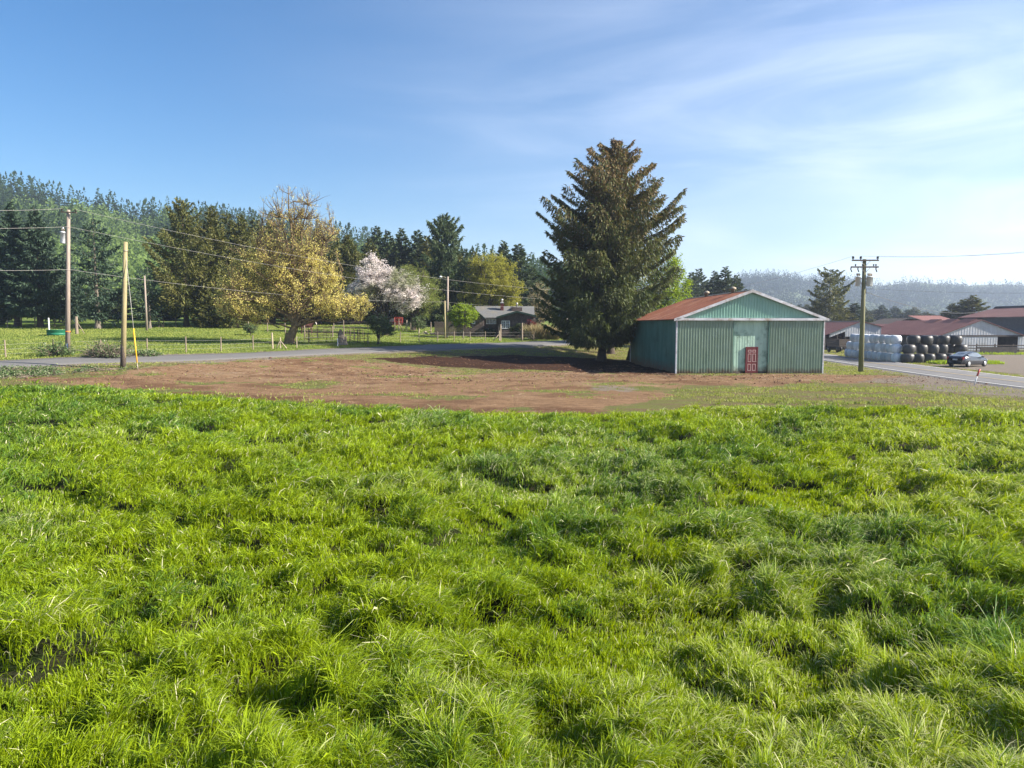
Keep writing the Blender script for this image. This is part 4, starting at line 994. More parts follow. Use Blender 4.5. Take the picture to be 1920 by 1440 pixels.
# B1 left shed with open side
b1, d1 = farm('machinery_shed', 'open sided red roofed shed between the green barn and the right pole', 118, 1613, 602.5, 1545, 628, 1653, 612.5, 14)
gable_roof(b1, d1, M['farm_red'], .25)
gz1 = lambda x: d1['ze'] + (d1['zp'] - d1['ze']) * (x / d1['p']) if x < d1['p'] else d1['zr'] + (d1['zp'] - d1['zr']) * ((d1['w'] - x) / (d1['w'] - d1['p']))
mb = MB(); corr_sheet(mb, d1['p'] - (d1['p']) * .42, d1['w'] - .05, lambda x: fz(630, 118) - b1.location.z - .1, lambda x: gz1(x) - .05, 0, .42, .06, .03); mb.build('gable_wall', M['farm_white'], b1)
mb = MB(); corr_sheet(mb, .9, d1['p'] * .58, lambda x: gz1(x) - .75, lambda x: gz1(x) - .05, .01, .42, .06, .03); mb.build('gable_strip', M['farm_white'], b1)
mb = MB(); mb.box((0, d1['L'] - .1, -.2), (d1['w'], d1['L'], d1['ze'])); mb.box((d1['w'] - .1, .2, -.2), (d1['w'], d1['L'] - .1, d1['zr'] - .1)); mb.build('rear_wall', M['farm_dark'], b1)
for x_ in (.1, 2.2, d1['p'] * .58, d1['w'] - .2):
    mb = MB(); mb.box((x_, .03, -.2), (x_ + .16, .2, gz1(x_) - .2)); mb.build('post', M['farm_dark'], b1)
mb = MB(); mb.prism([(d1['p'] - .5, d1['zp'] - .1), (d1['p'], d1['zp'] + .15), (d1['p'] + .5, d1['zp'] - .1)], -.2, d1['L'] + .2); mb.build('ridge_cap', M['farm_dark'], b1)
mb = MB(); k_ = d1['zp'] - .9 ; mb.box((1.5, -.33, 0), (1.55, -.31, .01)); 
# dark shed with mono roof behind
b4, d4 = farm('feed_shed', 'dark sided shed with a low dark roof seen over the long red roof', 150, 1700, 597, 1654, 612, 1790, 612, 9)
gable_roof(b4, d4, M['farm_dark'], .3); mb = MB(); mb.prism([(0, -.2), (d4['w'], -.2), (d4['w'], d4['ze']), (d4['p'], d4['zp'] - .05), (0, d4['ze'])], 0, d4['L']); mb.build('wall', M['farm_dark'], b4)
b5 = thing('pink_roofed_shed', 'shed with a faded pinkish red roof between the dark shed and the largest barn', 'shed', (fx(1740, 140), 140, 0), FR)
wv = fx(1795, 140) - fx(1740, 140); z0, z1 = fz(602, 140), fz(591, 140)
mb = MB(); pr = corr_profile(-.8, wv, .6, .07, .03); v = []
for x_, o_ in pr: v += [(x_, 0, z0 + o_), (x_ - .6, 5, z1 + o_), (x_, 0, z0 - .1), (x_ - .6, 5, z1 - .1)]
f = []
for i in range(len(pr) - 1):
    a_, c_ = 4 * i, 4 * (i + 1); f += [(a_, c_, c_ + 1, a_ + 1), (a_ + 2, a_ + 3, c_ + 3, c_ + 2), (a_, a_ + 2, c_ + 2, c_), (a_ + 1, c_ + 1, c_ + 3, a_ + 3)]
mb.add(v, f); mb.build('roof', M['farm_pink'], b5); mb = MB(); mb.box((-.4, .3, -.1), (wv - .2, 9.5, z0 - .15)); mb.prism([(-1.3, z1 - .05), (wv - .6, z1 - .05), (wv - .6, z1 + .12), (-1.3, z1 + .12)], 4.9, 5.2); mb.build('wall', M['farm_dark'], b5)
# B6 big barn at the right edge
Y6 = 112; xr6 = None
b6 = thing('hay_barn', 'largest dark sided barn with a broad red roof at the right edge', 'barn', (98.0, Y6, 0), FR)
L6 = 38; e6z = fz(595.6, 150); w6 = 7.8
zr6 = fz(577.5, 150)
sheet = MB()
for s in (0, 1):
    mb = MB(); pr = corr_profile(-.5, L6 + .5, .6, .06, .03); v = []
    xe = -.5 if s == 0 else 2 * w6 + .5
    for yy, o_ in pr: v += [(w6, yy, zr6 + o_), (xe, yy, e6z + o_), (w6, yy, zr6 - .1), (xe, yy, e6z - .12)]
    f = []
    for i in range(len(pr) - 1):
        a_, c_ = 4 * i, 4 * (i + 1); f += [(a_, a_ + 1, c_ + 1, c_), (a_ + 2, c_ + 2, c_ + 3, a_ + 3), (a_ + 1, a_ + 3, c_ + 3, c_ + 1), (a_, c_, c_ + 2, a_ + 2)]
    e_ = 4 * (len(pr) - 1); f += [(0, 2, 3, 1), (e_, e_ + 1, e_ + 3, e_ + 2)]
    mb.add(v, f); mb.build('roof', M['farm_red'], b6)
mb = MB(); mb.box((0, 0, 2.6), (.12, L6, e6z - .13)); mb.box((0, L6 - .1, -.2), (2 * w6, L6, e6z - .13)); mb.box((2 * w6 - .1, 0, -.2), (2 * w6, L6 - .1, e6z - .13)); mb.build('wall', M['farm_grey'], b6)
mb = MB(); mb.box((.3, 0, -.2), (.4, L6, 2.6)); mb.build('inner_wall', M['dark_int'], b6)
mb = MB(); v = [(0, -.4, 3.4), (-3.4, -.4, 2.5), (-3.4, L6 - 4, 2.5), (0, L6 - 4, 3.4), (0, -.4, 3.3), (-3.4, -.4, 2.4), (-3.4, L6 - 4, 2.4), (0, L6 - 4, 3.3)]
mb.add(v, [(0, 3, 2, 1), (4, 5, 6, 7), (0, 1, 5, 4), (1, 2, 6, 5), (2, 3, 7, 6), (3, 0, 4, 7)]); mb.build('lean_to_roof', M['farm_grey'], b6)
mb = MB(); mb.prism([(w6 - .5, zr6 - .05), (w6, zr6 + .35), (w6 + .5, zr6 - .05)], -.5, L6 + .4); mb.build('ridge_vent', M['farm_dark'], b6)
for k_ in range(9):
    mb = MB(); mb.box((-3.3, k_ * 4.0, -.2), (-3.15, k_ * 4.0 + .15, 2.4)); mb.build('post', M['farm_dark'], b6)
# wooden rail fence before the barn
fq = np.array([fx(1796, 99), 99, 0.0]); rf = thing('rail_fence', 'dark wooden rail fence in front of the pale metal barn gable', 'fence', fq)
fl = fx(1990, 99) - fq[0]
for k_ in range(int(fl / 2.6) + 1):
    mb = MB(); x_ = k_ * 2.6; mb.box((x_, 0, -.2), (x_ + .14, .14, 1.45)); mb.build('post', M['post_dark'], rf)
for z_ in (.35, .75, 1.15):
    mb = MB(); mb.box((.0, -.04, z_), (fl, -.002, z_ + .14)); mb.build('rail', M['post_dark'], rf)
q = np.array([fx(1838, 97.5), 97.5, 0.0]); fb = thing('feed_bunk', 'brown plank feed bunk against the pale barn gable', 'feed bunk', q)
mb = MB(); mb.box((0, 0, -.1), (5.2, .12, 1.05)); mb.build('front_boards', M['farm_dark'], fb); mb = MB(); mb.box((0, .13, .9), (5.2, .9, 1.0)); mb.build('trough', M['post_dark'], fb)
# old truck / wagon under the shed
q = np.array([fx(1573, 104), 104, 0.0]); wg = thing('farm_wagon', 'old brown wooden sided wagon parked in front of the open shed', 'wagon', q, FR)
mb = MB()
for k_ in range(4): mb.box((0, 0, .95 + k_ * .27), (2.1, .06, 1.18 + k_ * .27)); mb.box((2.04, .06, .95 + k_ * .27), (2.1, 4.2, 1.18 + k_ * .27)); mb.box((0, .06, .95 + k_ * .27), (.06, 4.2, 1.18 + k_ * .27)); mb.box((0.06, 4.14, .95 + k_ * .27), (2.04, 4.2, 1.18 + k_ * .27))
mb.build('bed', M['post_dark'], wg); mb = MB(); mb.box((.02, .02, .8), (2.08, 4.18, .93)); mb.build('deck', M['farm_dark'], wg)
for x_ in (.0, 1.75):
    for y_ in (.7, 3.4):
        mb = MB(); mb.lathe([(.2, 0), (.42, .02), (.45, .08), (.45, .22), (.42, .28), (.2, .3)], (y_, 0, 0), 18, 'x'); 
        v2 = [(v_[0] + x_, v_[1] + y_, v_[2] + .45) for v_ in [(a_[0] - y_, a_[1], a_[2]) for a_ in mb.v]]; m3 = MB(); m3.add(v2, mb.f, True); wh = m3.build('wheel', M['black'], wg)
        m3 = MB(); m3.lathe([(.1, -.01), (.19, .0), (.19, .31), (.1, .32)], (x_, y_, .45), 12, 'x'); m3.build('rim', M['galv'], wh)

# ------------------------------------------------------------------ wrapped bales
def bale_mesh(seed, white):
    r_ = random.Random(seed); K = 28; prof = [(.0, 0), (.36, .0), (.48, .03), (.555, .12), (.615, .30), (.645, .52), (.625, .74), (.56, .90), (.46, .98), (.33, 1.01), (.0, 1.02)]
    v = []; ph = [r_.uniform(0, 6.3) for _ in range(6)]
    for i, (r, z) in enumerate(prof[1:-1]):
        for j in range(K):
            q = 2 * pi * j / K
            wv = 1 + .025 * sin(2 * q + ph[0]) + .018 * sin(3 * q + ph[1] + z) + .012 * sin(11 * q + ph[2]) * (abs(z - .5) * 2) ** 1.5 + r_.uniform(-.006, .006)
            v.append((r * wv * cos(q), r * wv * sin(q), z + .012 * sin(5 * q + ph[3]) * (z > .6)))
    n = len(prof) - 2; f = [(i * K + j, i * K + (j + 1) % K, (i + 1) * K + (j + 1) % K, (i + 1) * K + j) for i in range(n - 1) for j in range(K)]
    f += [tuple(range(K - 1, -1, -1)), tuple(range((n - 1) * K, n * K))]
    return v, f
M['wrap_white'] = pmat('wrap_white', (.80, .80, .80), (.52, .53, .55), 2.2, .45, .8, spec=.4, stretch=(2.2, 2.2, .7), lo=.3, hi=.7)
M['wrap_black'] = pmat('wrap_black', (.045, .044, .043), (.075, .072, .068), 4, .45, .5, spec=.4, stretch=(2.2, 2.2, .6), lo=.3, hi=.7)
ORD = ['first', 'second', 'third', 'fourth', 'fifth', 'sixth', 'seventh', 'eighth', 'ninth', 'tenth', 'eleventh', 'twelfth', 'thirteenth']
protos = {}
for wht in (True, False):
    protos[wht] = []
    for k_ in range(4):
        v, f = bale_mesh(k_ + 10 * wht, wht); mb = MB(); mb.add(v, f, True); me_o = mb.build('hay_bale', M['wrap_white' if wht else 'wrap_black']); protos[wht].append(me_o)
for nm_, amt in (('wrap_white', .28), ('wrap_black', .5)):
    nt = M[nm_].node_tree; bs_ = [n_ for n_ in nt.nodes if n_.type == 'BSDF_PRINCIPLED'][0]; src = bs_.inputs['Base Color'].links[0].from_socket
    oi = nt.nodes.new('ShaderNodeObjectInfo'); mr = nt.nodes.new('ShaderNodeMapRange'); mr.inputs['To Min'].default_value = 1 - amt; mr.inputs['To Max'].default_value = 1.1; nt.links.new(oi.outputs['Random'], mr.inputs['Value'])
    hv = nt.nodes.new('ShaderNodeHueSaturation'); nt.links.new(src, hv.inputs['Color']); nt.links.new(mr.outputs[0], hv.inputs['Value']); nt.links.new(hv.outputs[0], bs_.inputs['Base Color'])
used = {True: set(), False: set()}
def bale(wht, k, x, y, z, lab, grp, sc_=(1, 1, 1)):
    pr = protos[wht][k % 4]
    if k % 4 not in used[wht]: used[wht].add(k % 4); o_ = pr
    else: o_ = pr.copy(); C.objects.link(o_)
    o_.location = (float(x), float(y), float(z)); rr__ = random.Random(k * 7 + int(x * 13)); o_.rotation_euler = (rr__.uniform(-.04, .04), rr__.uniform(-.04, .04), rr__.uniform(0, 6.28)); o_.scale = sc_
    tag(o_, lab, 'hay bale', grp)
HB = .98
ca = at(1690, 681, 75.0); c0w = np.array([fx(1592, 91), 91.0]); c1w = np.array([fx(1681, 76.4), 76.4])
rows_w = [('bottom', 12, 0.0, 1.0), ('middle', 11, .05, 1.0), ('top', 9, .16, 1.0)]
for ri, (rn, nb_, s0, s1) in enumerate(rows_w):
    for k_ in range(nb_):
        t = s0 + (s1 - s0) * (k_ + .5 * (ri == 1) * 0) / (nb_ - 1)
        p = c0w * (1 - t) + c1w * t; 
        bale(True, k_ + ri * 3, p[0] + .10 * ri + .07 * sin(k_ * 4.1 + ri * 2), p[1] + .35 * ri, HB * ri, f'{ORD[k_]} white wrapped bale from the left, {rn} row of the roadside stack', 'white wrapped bales in the roadside stack', (.96 + .05 * sin(k_ * 2.3 + ri), .96, 1.0 - .02 * (k_ % 2)))
blk = [('bottom', [1702, 1720.5, 1741, 1762, 1780], [75.2, 75.0, 75.2, 75.6, 76.2], [1.15, 1.0, .95, 1.0, .85]),
       ('middle', [1703, 1726.5, 1748, 1765.5, 1781, 1800.5], [75.6, 75.6, 75.9, 76.2, 77.4, 76.8], [1.08, .95, 1.0, .85, .95, 1.08]),
       ('top', [1711, 1735, 1749, 1766.5, 1788.5], [75.9, 75.8, 77.2, 76.4, 76.4], [1.08, 1.05, .9, 1.02, 1.15])]
for ri, (rn, pxs, ysl, scs) in enumerate(blk):
    for k_, (px_, y_, s_) in enumerate(zip(pxs, ysl, scs)):
        bale(False, k_ + ri * 2, fx(px_, y_), y_, HB * ri * 1.0, f'{ORD[k_]} black wrapped bale from the left, {rn} row of the roadside stack', 'black wrapped bales in the roadside stack', (s_ * .98, s_ * .98, 1.0))

# ------------------------------------------------------------------ car
M['car_paint'] = pmat('car_paint', (.025, .028, .035), (.03, .033, .04), 2, .18, spec=.8)
M['car_glass'] = pmat('car_glass', (.10, .12, .14), (.16, .18, .20), .6, .08, spec=1.0)
M['tyre'] = pmat('tyre', (.02, .02, .02), None, 5, .8); M['alloy'] = pmat('alloy', (.55, .55, .56), None, 3, .35, metal=.6)
M['tail_red'] = pmat('tail_red', (.30, .02, .02), None, 3, .3); M['plate'] = pmat('plate', (.55, .57, .60), (.35, .37, .42), 20, .5)
cpn = flat(1812, 688.5); car = thing('parked_car', 'dark hatchback saloon car parked on the gravel at the end of the bale stack', 'car', (cpn[0] + .9, cpn[1] + 1.2, tz1(cpn[0], cpn[1])), radians(90 - 62))
# local: +x forward, y left; lengthwise stations: x, half width, z sill, z belt, z roof (or belt), half width at roof
st = [(-2.2, .68, .42, .86, .86, .60), (-2.12, .80, .30, 1.02, 1.02, .66), (-1.75, .86, .24, 1.06, 1.12, .60), (-1.2, .87, .22, 1.0, 1.32, .58), (-.5, .875, .20, .96, 1.45, .57), (.1, .875, .20, .93, 1.47, .575), (.6, .875, .20, .91, 1.36, .58), (1.15, .87, .20, .90, .99, .66), (1.6, .85, .22, .80, .82, .66), (2.0, .76, .28, .66, .66, .60), (2.2, .58, .36, .54, .54, .48)]
v = []; 
for x, hw_, zs, zb, zr_, rw in st:
    v += [(x, hw_ * .93, zs), (x, hw_, zs + .12), (x, hw_ * 1.0, (zs + zb) / 2 + .05), (x, hw_ * .95, zb), (x, rw, zr_ - .03 if zr_ > zb else zr_), (x, rw * .5, zr_ + .012), (x, 0, zr_ + .018)]
    v += [(x, -rw * .5, zr_ + .012), (x, -rw, zr_ - .03 if zr_ > zb else zr_), (x, -hw_ * .95, zb), (x, -hw_, (zs + zb) / 2 + .05), (x, -hw_, zs + .12), (x, -hw_ * .93, zs)]
K = 13; f = []
for i in range(len(st) - 1):
    for j in range(K - 1): f.append((i * K + j, i * K + j + 1, (i + 1) * K + j + 1, (i + 1) * K + j))
    f.append((i * K + K - 1, i * K, (i + 1) * K, (i + 1) * K + K - 1))
f += [tuple(range(K)), tuple(range((len(st) - 1) * K + K - 1, (len(st) - 1) * K - 1, -1))]
mb = MB(); mb.add(v, f, True); mb.build('body', M['car_paint'], car)
def strip(name, pts, mat, off=.012):
    """glass panel: quad list lifted off the body"""
    mb = MB(); mb.add(pts[0], pts[1], False); o_ = mb.build(name, mat, car); so_ = o_.modifiers.new('s', 'SOLIDIFY'); so_.thickness = .012; so_.offset = 0; return o_
for sg in (1, -1):
    P_ = []
    for (x, zb, zr_, hw_, rw) in ((-1.35, 1.05, 1.23, .84, .625), (-.5, 1.0, 1.37, .845, .61), (.1, .97, 1.39, .845, .615), (.6, .95, 1.29, .84, .62), (1.0, .93, 1.04, .82, .70)):
        P_ += [(x, sg * (hw_ + .01 - .01), zb), (x, sg * (rw + .035), zr_)]
    mb_f = [(2 * i, 2 * i + 2, 2 * i + 3, 2 * i + 1) for i in range(4)]
    strip('side_window', (P_, mb_f), M['car_glass'])
strip('rear_window', ([(-2.02, -.60, 1.06), (-2.02, .60, 1.06), (-.75, .52, 1.45), (-.75, -.52, 1.45)], [(0, 1, 2, 3)]), M['car_glass'])
strip('windscreen', ([(.30, .54, 1.455), (.30, -.54, 1.455), (1.22, -.64, 1.0), (1.22, .64, 1.0)], [(0, 1, 2, 3)]), M['car_glass'])
for x_ in (-1.38, 1.35):
    for sg in (1, -1):
        mb = MB(); mb.lathe([(.20, -.11), (.30, -.10), (.325, -.06), (.325, .06), (.30, .10), (.20, .11)], (x_, sg * .80, .325), 22, 'y'); wh = mb.build('wheel', M['tyre'], car)
        mb = MB(); mb.lathe([(.06, -.125), (.19, -.115), (.21, -.10), (.21, .10), (.19, .115), (.06, .125)], (x_, sg * .80, .325), 14, 'y'); mb.build('rim', M['alloy'], wh)
for sg in (1, -1):
    mb = MB(); mb.box((-2.19, sg * .70 - .09, .72), (-2.08, sg * .70 + .09, 1.0)); mb.build('tail_light', M['tail_red'], car)
    mb = MB(); mb.box((.62, sg * .98 - .1, .92), (.78, sg * .98 + .1, 1.05)); mb.build('mirror', M['car_paint'], car)
    mb = MB(); mb.box((2.02, sg * .55 - .14, .58), (2.15, sg * .55 + .14, .70)); mb.build('headlight', M['alloy'], car)
mb = MB(); mb.box((-2.215, -.22, .68), (-2.195, .22, .82)); mb.build('number_plate', M['plate'], car)

# marker post
mp_ = flat(1826, 721.5); mk = thing('marker_post', 'leaning roadside marker post with a white stem and red sleeve', 'marker post', mp_)
dt = at(1837, 692, mp_[1]) - mp_; MB().tube([(0, 0, -.1), tuple(dt * .62)], .035, 8).build('stem', M['white'], mk); MB().tube([tuple(dt * .55), tuple(dt)], .06, 10).build('sleeve', M['red'], mk)

# ------------------------------------------------------------------ fences on the left
def post(parent, p, h, r=.06, mat='post', lean_=(0, 0), name='post'):
    b_ = np.array(p); return MB().tube([(b_[0], b_[1], b_[2] - .3), (b_[0] + lean_[0] * .5, b_[1] + lean_[1] * .5, b_[2] + h * .5), (b_[0] + lean_[0], b_[1] + lean_[1], b_[2] + h)], [r * 1.05, r, r * .92], 8, smooth=False).build(name, M[mat], parent)
def wire_fence(label, posts, root, r=.06, mat='post', wires=(.35, .75, 1.15), wmat='wire', seg=4):
    R0 = np.array(foot(*root)); t = thing('wire_fence', label, 'fence', R0)
    prs = []
    for i, q in enumerate(posts):
        px, Y, h = q[:3]; p = foot(px, Y) - R0; rr1 = q[3] if len(q) > 3 else r; rg = random.Random(i * 3 + int(px)); post(t, p, h, rr1, q[4] if len(q) > 4 else mat, (rg.uniform(-.05, .05), rg.uniform(-.05, .05))); prs.append(p)
    mb = MB()
    for wz in wires:
        for a_, b_ in zip(prs[:-1], prs[1:]):
            mb.tube([(a_[0], a_[1], a_[2] + wz), ((a_[0] + b_[0]) / 2, (a_[1] + b_[1]) / 2, (a_[2] + b_[2]) / 2 + wz - .02), (b_[0], b_[1], b_[2] + wz)], .007, 4, cap=False)
    mb.build('wire', M[wmat], t); return t
wire_fence('post and wire fence along the lane below the conifers and the tall left pole', [(-60, 56.5, 1.5), (11, 60, 1.55), (100, 62.5, 1.4), (190, 64, 1.3), (276, 66, 1.35), (349, 68, 1.55), (414.6, 70, 1.5), (474.7, 73, 1.55), (511.5, 74.5, 1.75, .085, 'wood_pale')], (276, 66))
wire_fence('post and wire fence along the lane in front of the corral and the cottage lawn', [(556.5, 75.5, 1.25, .05, 'wood_pale'), (633.5, 78, .95, .045, 'white'), (690, 83, 1.3), (712, 84.5, 1.35), (750.5, 86, 1.4), (786, 87.5, 1.4), (820.7, 89, 1.35), (851.6, 90.5, 1.35), (882, 92, 1.3), (910, 93.5, 1.3), (938, 94.5, 2.25, .13), (979, 95.5, 2.45, .12), (1001, 97, 1.0), (1023, 99, 1.0)], (851, 90.5), .05)
bk = [(-30, 104, 1.3), (14, 105, 1.2), (40.5, 106, 2.0, .09, 'post_dark'), (66, 107, 1.6), (103, 108, 1.8), (193, 106, 1.2), (216, 108, 1.5, .07, 'post_dark'), (307, 109, 1.4), (330, 110, 1.5), (402, 110, 1.3), (430, 108, 1.5), (466, 105, 2.2, .08), (502, 100, 1.5), (535, 96, 1.7), (571, 92, 2.1, .10), (624, 93, 1.4), (645, 94, 1.4)]
wire_fence('older post and wire fence across the back of the left pasture under the conifers', bk, (193, 106), .07, 'post')
bf2 = [(626, 108, 1.5), (644, 109, 1.6), (690, 111, 1.3), (740, 110, 1.4, .07), (770, 110, 1.3), (786, 108, 2.0, .07, 'wood_pale'), (808, 108, 1.7, .08)]
wire_fence('back fence of round posts beyond the corral under the blossom tree', bf2, (740, 110), .07)
def brace(label, px, Y, h, legs, mat='wood_pale', r=.12, name='brace_post'):
    t = thing(name, label, 'fence post', foot(px, Y)); p0 = np.array(foot(px, Y)); post(t, (0, 0, 0), h, r, mat)
    for lx in legs:
        q = foot(px + lx, Y) - p0; MB().tube([(q[0], q[1], q[2] - .1), (np.sign(lx) * r * .6, 0, h * .65)], .055, 6).build('brace', M[mat], t)
brace('thick pale post with two slanting braces beside the green stock tank', 144.5, 92, 2.3, (-14, 15), 'post', .19)
brace('dark post with two slanting braces behind the pasture, left of the bushy conifers', 298, 108, 1.7, (-13, 10), 'post_dark', .07)
brace('leaning pair of pale poles forming an A beside the yellow maple', 526, 75, 1.2, (-8.5, 13), 'wood_pale', .06)
brace('pale braced post on the lane fence in front of the cottage windows', 936.5, 94.2, 1.4, (-13,), 'wood_pale', .07)
brace('pale crossed poles at the back fence under the blossom tree', 763, 109, 1.8, (-5, 14), 'wood_pale', .08)
brace('slanting pole brace by the back fence left of the crossed poles', 748, 109.5, 1.9, (9,), 'post', .07)
brace('white slim marker post beside the green stock tank', 92.5, 93, 2.05, (), 'white', .09, 'marker_post')
# stock tank
q = foot(108, 89); tk = thing('stock_tank', 'round green stock watering tank in the left pasture', 'water tank', q)
mb = MB(); pr = [(.0, .1), (1.10, .1), (1.15, 0), (1.18, .25), (1.16, .30), (1.19, .34), (1.19, .62), (1.23, .66), (1.23, .72), (1.15, .72), (1.13, .4)]
M['tank'] = pmat('tank', (.02, .16, .09), (.015, .13, .07), 1.5, .5); M['water'] = pmat('water', (.03, .06, .06), None, 1, .05, spec=.6)
mb.lathe([(1.12, 0), (1.17, .02), (1.18, .25), (1.15, .29), (1.18, .33), (1.19, .62), (1.24, .64), (1.24, .72), (1.15, .72), (1.13, .45), (1.1, .40)], (0, 0, 0), 36); mb.build('tank', M['tank'], tk)
MB().lathe([(1.12, .52), (1.12, .53)], (0, 0, 0), 30).build('water', M['water'], tk)
# corral panels
q = foot(640, 84); cr = thing('pipe_corral', 'rusty metal pipe corral panels on the lawn behind the lane', 'corral', q)
def panel(pa, pb, name='panel', h=1.55, bars=5):
    a_ = foot(*pa) - q; b_ = foot(*pb) - q; mb = MB()
    for k_ in range(bars): z_ = .3 + k_ * (h - .3) / (bars - 1); mb.tube([(a_[0], a_[1], a_[2] + z_), (b_[0], b_[1], b_[2] + z_)], .022, 5)
    for t in (0, .5, 1): 
        c_ = a_ * (1 - t) + b_ * t; mb.tube([(c_[0], c_[1], c_[2] - .1), (c_[0], c_[1], c_[2] + h)], .028, 5)
    mb.build(name, M['pipe'], cr)
M['pipe'] = pmat('pipe', (.16, .10, .07), (.10, .07, .055), 6, .7)
panel((574, 84), (595, 88)); panel((595, 88), (620, 87.5)); panel((574, 84), (581, 81.5)); panel((581, 81.5), (612, 82)); panel((612, 82), (634, 83)); panel((656, 83.5), (675, 83)); panel((675, 83), (692, 83)); panel((650, 87), (664, 88)); panel((664, 88), (681, 87))
for px_, Y_ in ((571, 84), (579, 81.5), (595, 88), (664, 87.8), (671, 83), (675, 83.3)):
    post(cr, foot(px_, Y_) - q, 1.7, .05, 'post_dark')
# horse
M['horse'] = pmat('horse', (.10, .035, .02), (.06, .022, .014), 3, .6); M['horse_white'] = pmat('horse_white', (.6, .56, .5), None, 3, .7)
hq = foot(576, 97); hr = thing('horse', 'brown horse with a white face standing behind the corral right of the maple trunk', 'horse', hq, radians(8))
def skin(name, pts, edges, rad, mat, parent, sub=1):
    me = bpy.data.meshes.new(name); me.from_pydata(pts, edges, []); me.materials.append(mat); o_ = bpy.data.objects.new(name, me); C.objects.link(o_); o_.parent = parent
    md = o_.modifiers.new('skin', 'SKIN'); md.use_smooth_shade = True
    for i, r in enumerate(rad): me.skin_vertices[0].data[i].radius = r if hasattr(r, '__len__') else (r, r)
    me.skin_vertices[0].data[0].use_root = True
    if sub: sb = o_.modifiers.new('sub', 'SUBSURF'); sb.levels = sub; sb.render_levels = sub
    return o_
pts = [(-.75, 0, 1.22), (-.35, 0, 1.15), (.15, 0, 1.14), (.55, 0, 1.2), (.85, 0, 1.42), (1.08, -.05, 1.62), (1.22, -.15, 1.60), (1.36, -.38, 1.32),
       (-.78, .17, .9), (-.72, .18, .62), (-.84, .18, .42), (-.80, .18, .06), (-.70, -.17, .9), (-.62, -.18, .62), (-.74, -.18, .42), (-.70, -.18, .06),
       (.52, .16, .86), (.54, .16, .48), (.53, .16, .06), (.62, -.16, .86), (.68, -.16, .48), (.66, -.16, .06), (-.98, 0, 1.12), (-1.05, 0, .6)]
ed = [(0, 1), (1, 2), (2, 3), (3, 4), (4, 5), (5, 6), (6, 7), (0, 8), (8, 9), (9, 10), (10, 11), (0, 12), (12, 13), (13, 14), (14, 15), (3, 16), (16, 17), (17, 18), (3, 19), (19, 20), (20, 21), (0, 22), (22, 23)]
rd = [.27, .29, .30, .27, .17, .13, .13, .085, .15, .085, .06, .055, .15, .085, .06, .055, .12, .065, .055, .12, .065, .055, .05, .06]
skin('body', pts, ed, rd, M['horse'], hr)
mb = MB(); mb.tube([(1.20, -.23, 1.66), (1.33, -.46, 1.40), (1.37, -.50, 1.27)], [.06, .06, .04], 8); mb.build('white_blaze', M['horse_white'], hr)
for sg in (-1, 1): 
    mb = MB(); mb.tube([(1.12, -.05 + sg * .07, 1.70), (1.13, -.06 + sg * .09, 1.86)], [.04, .008], 6); mb.build('ear', M['horse'], hr)
# old snag stump by the lane
q = foot(640, 80.5); sn = thing('stump', 'old grey snag stump standing on the lawn by the corral', 'stump', q)
mb = MB(); k = 12; v = []; R_ = random.Random(4)
for i, (r, z, ox) in enumerate(((.85, -.1, 0), (.62, .15, .02), (.48, .5, .05), (.42, .9, .0), (.30, 1.25, -.06), (.20, 1.55, -.10), (.10, 1.8, -.05))):
    for j in range(k): a_ = 2 * pi * j / k; rr2 = r * (1 + .18 * sin(3 * a_ + 1) + R_.uniform(-.08, .08)); v.append((ox + rr2 * cos(a_), rr2 * sin(a_), z))
mb.add(v, [(i * k + j, i * k + (j + 1) % k, (i + 1) * k + (j + 1) % k, (i + 1) * k + j) for i in range(6) for j in range(k)] + [tuple(range(6 * k, 7 * k))], True); mb.build('snag', M['bark_pale'], sn)
mb = MB(); mb.tube([(.2, 0, .2), (.5, -.1, .5), (.62, -.1, 1.0)], [.16, .10, .05], 8); mb.build('broken_limb', M['bark_pale'], sn)
# root ball below the roadside shrub, woodpile, red gate, distant sheds under the trees
q = foot(803, 104); wp = thing('woodpile', 'small heap of split firewood on the lawn left of the board fence', 'woodpile', q); R_ = random.Random(2)
for k_ in range(22):
    x_ = R_.uniform(-1.0, 1.6); z_ = R_.uniform(.05, max(.1, .75 - abs(x_ - .1) * .5)); a_ = R_.uniform(-.5, .5)
    MB().tube([(x_ - .22 * cos(a_), R_.uniform(-.4, .1), z_), (x_ + .22 * cos(a_), R_.uniform(-.2, .3), z_ + .2 * sin(a_))], .10, 6, smooth=False).build('log', M['wood_pale'], wp)
q = foot(741, 121); rg_ = thing('pipe_gate', 'red metal pipe gate under the blossom tree', 'gate', q); mb = MB()
for z_ in (.3, .55, .8, 1.05, 1.3, 1.5): mb.tube([(-1.5, 0, z_), (1.3, 0, z_)], .022, 5)
for x_ in (-1.5, -.1, 1.3): mb.tube([(x_, 0, .1), (x_, 0, 1.5)], .04, 5)
mb.build('frame', M['red'], rg_)
M['barn_red'] = pmat('barn_red', (.17, .09, .075), None, 3, .8)
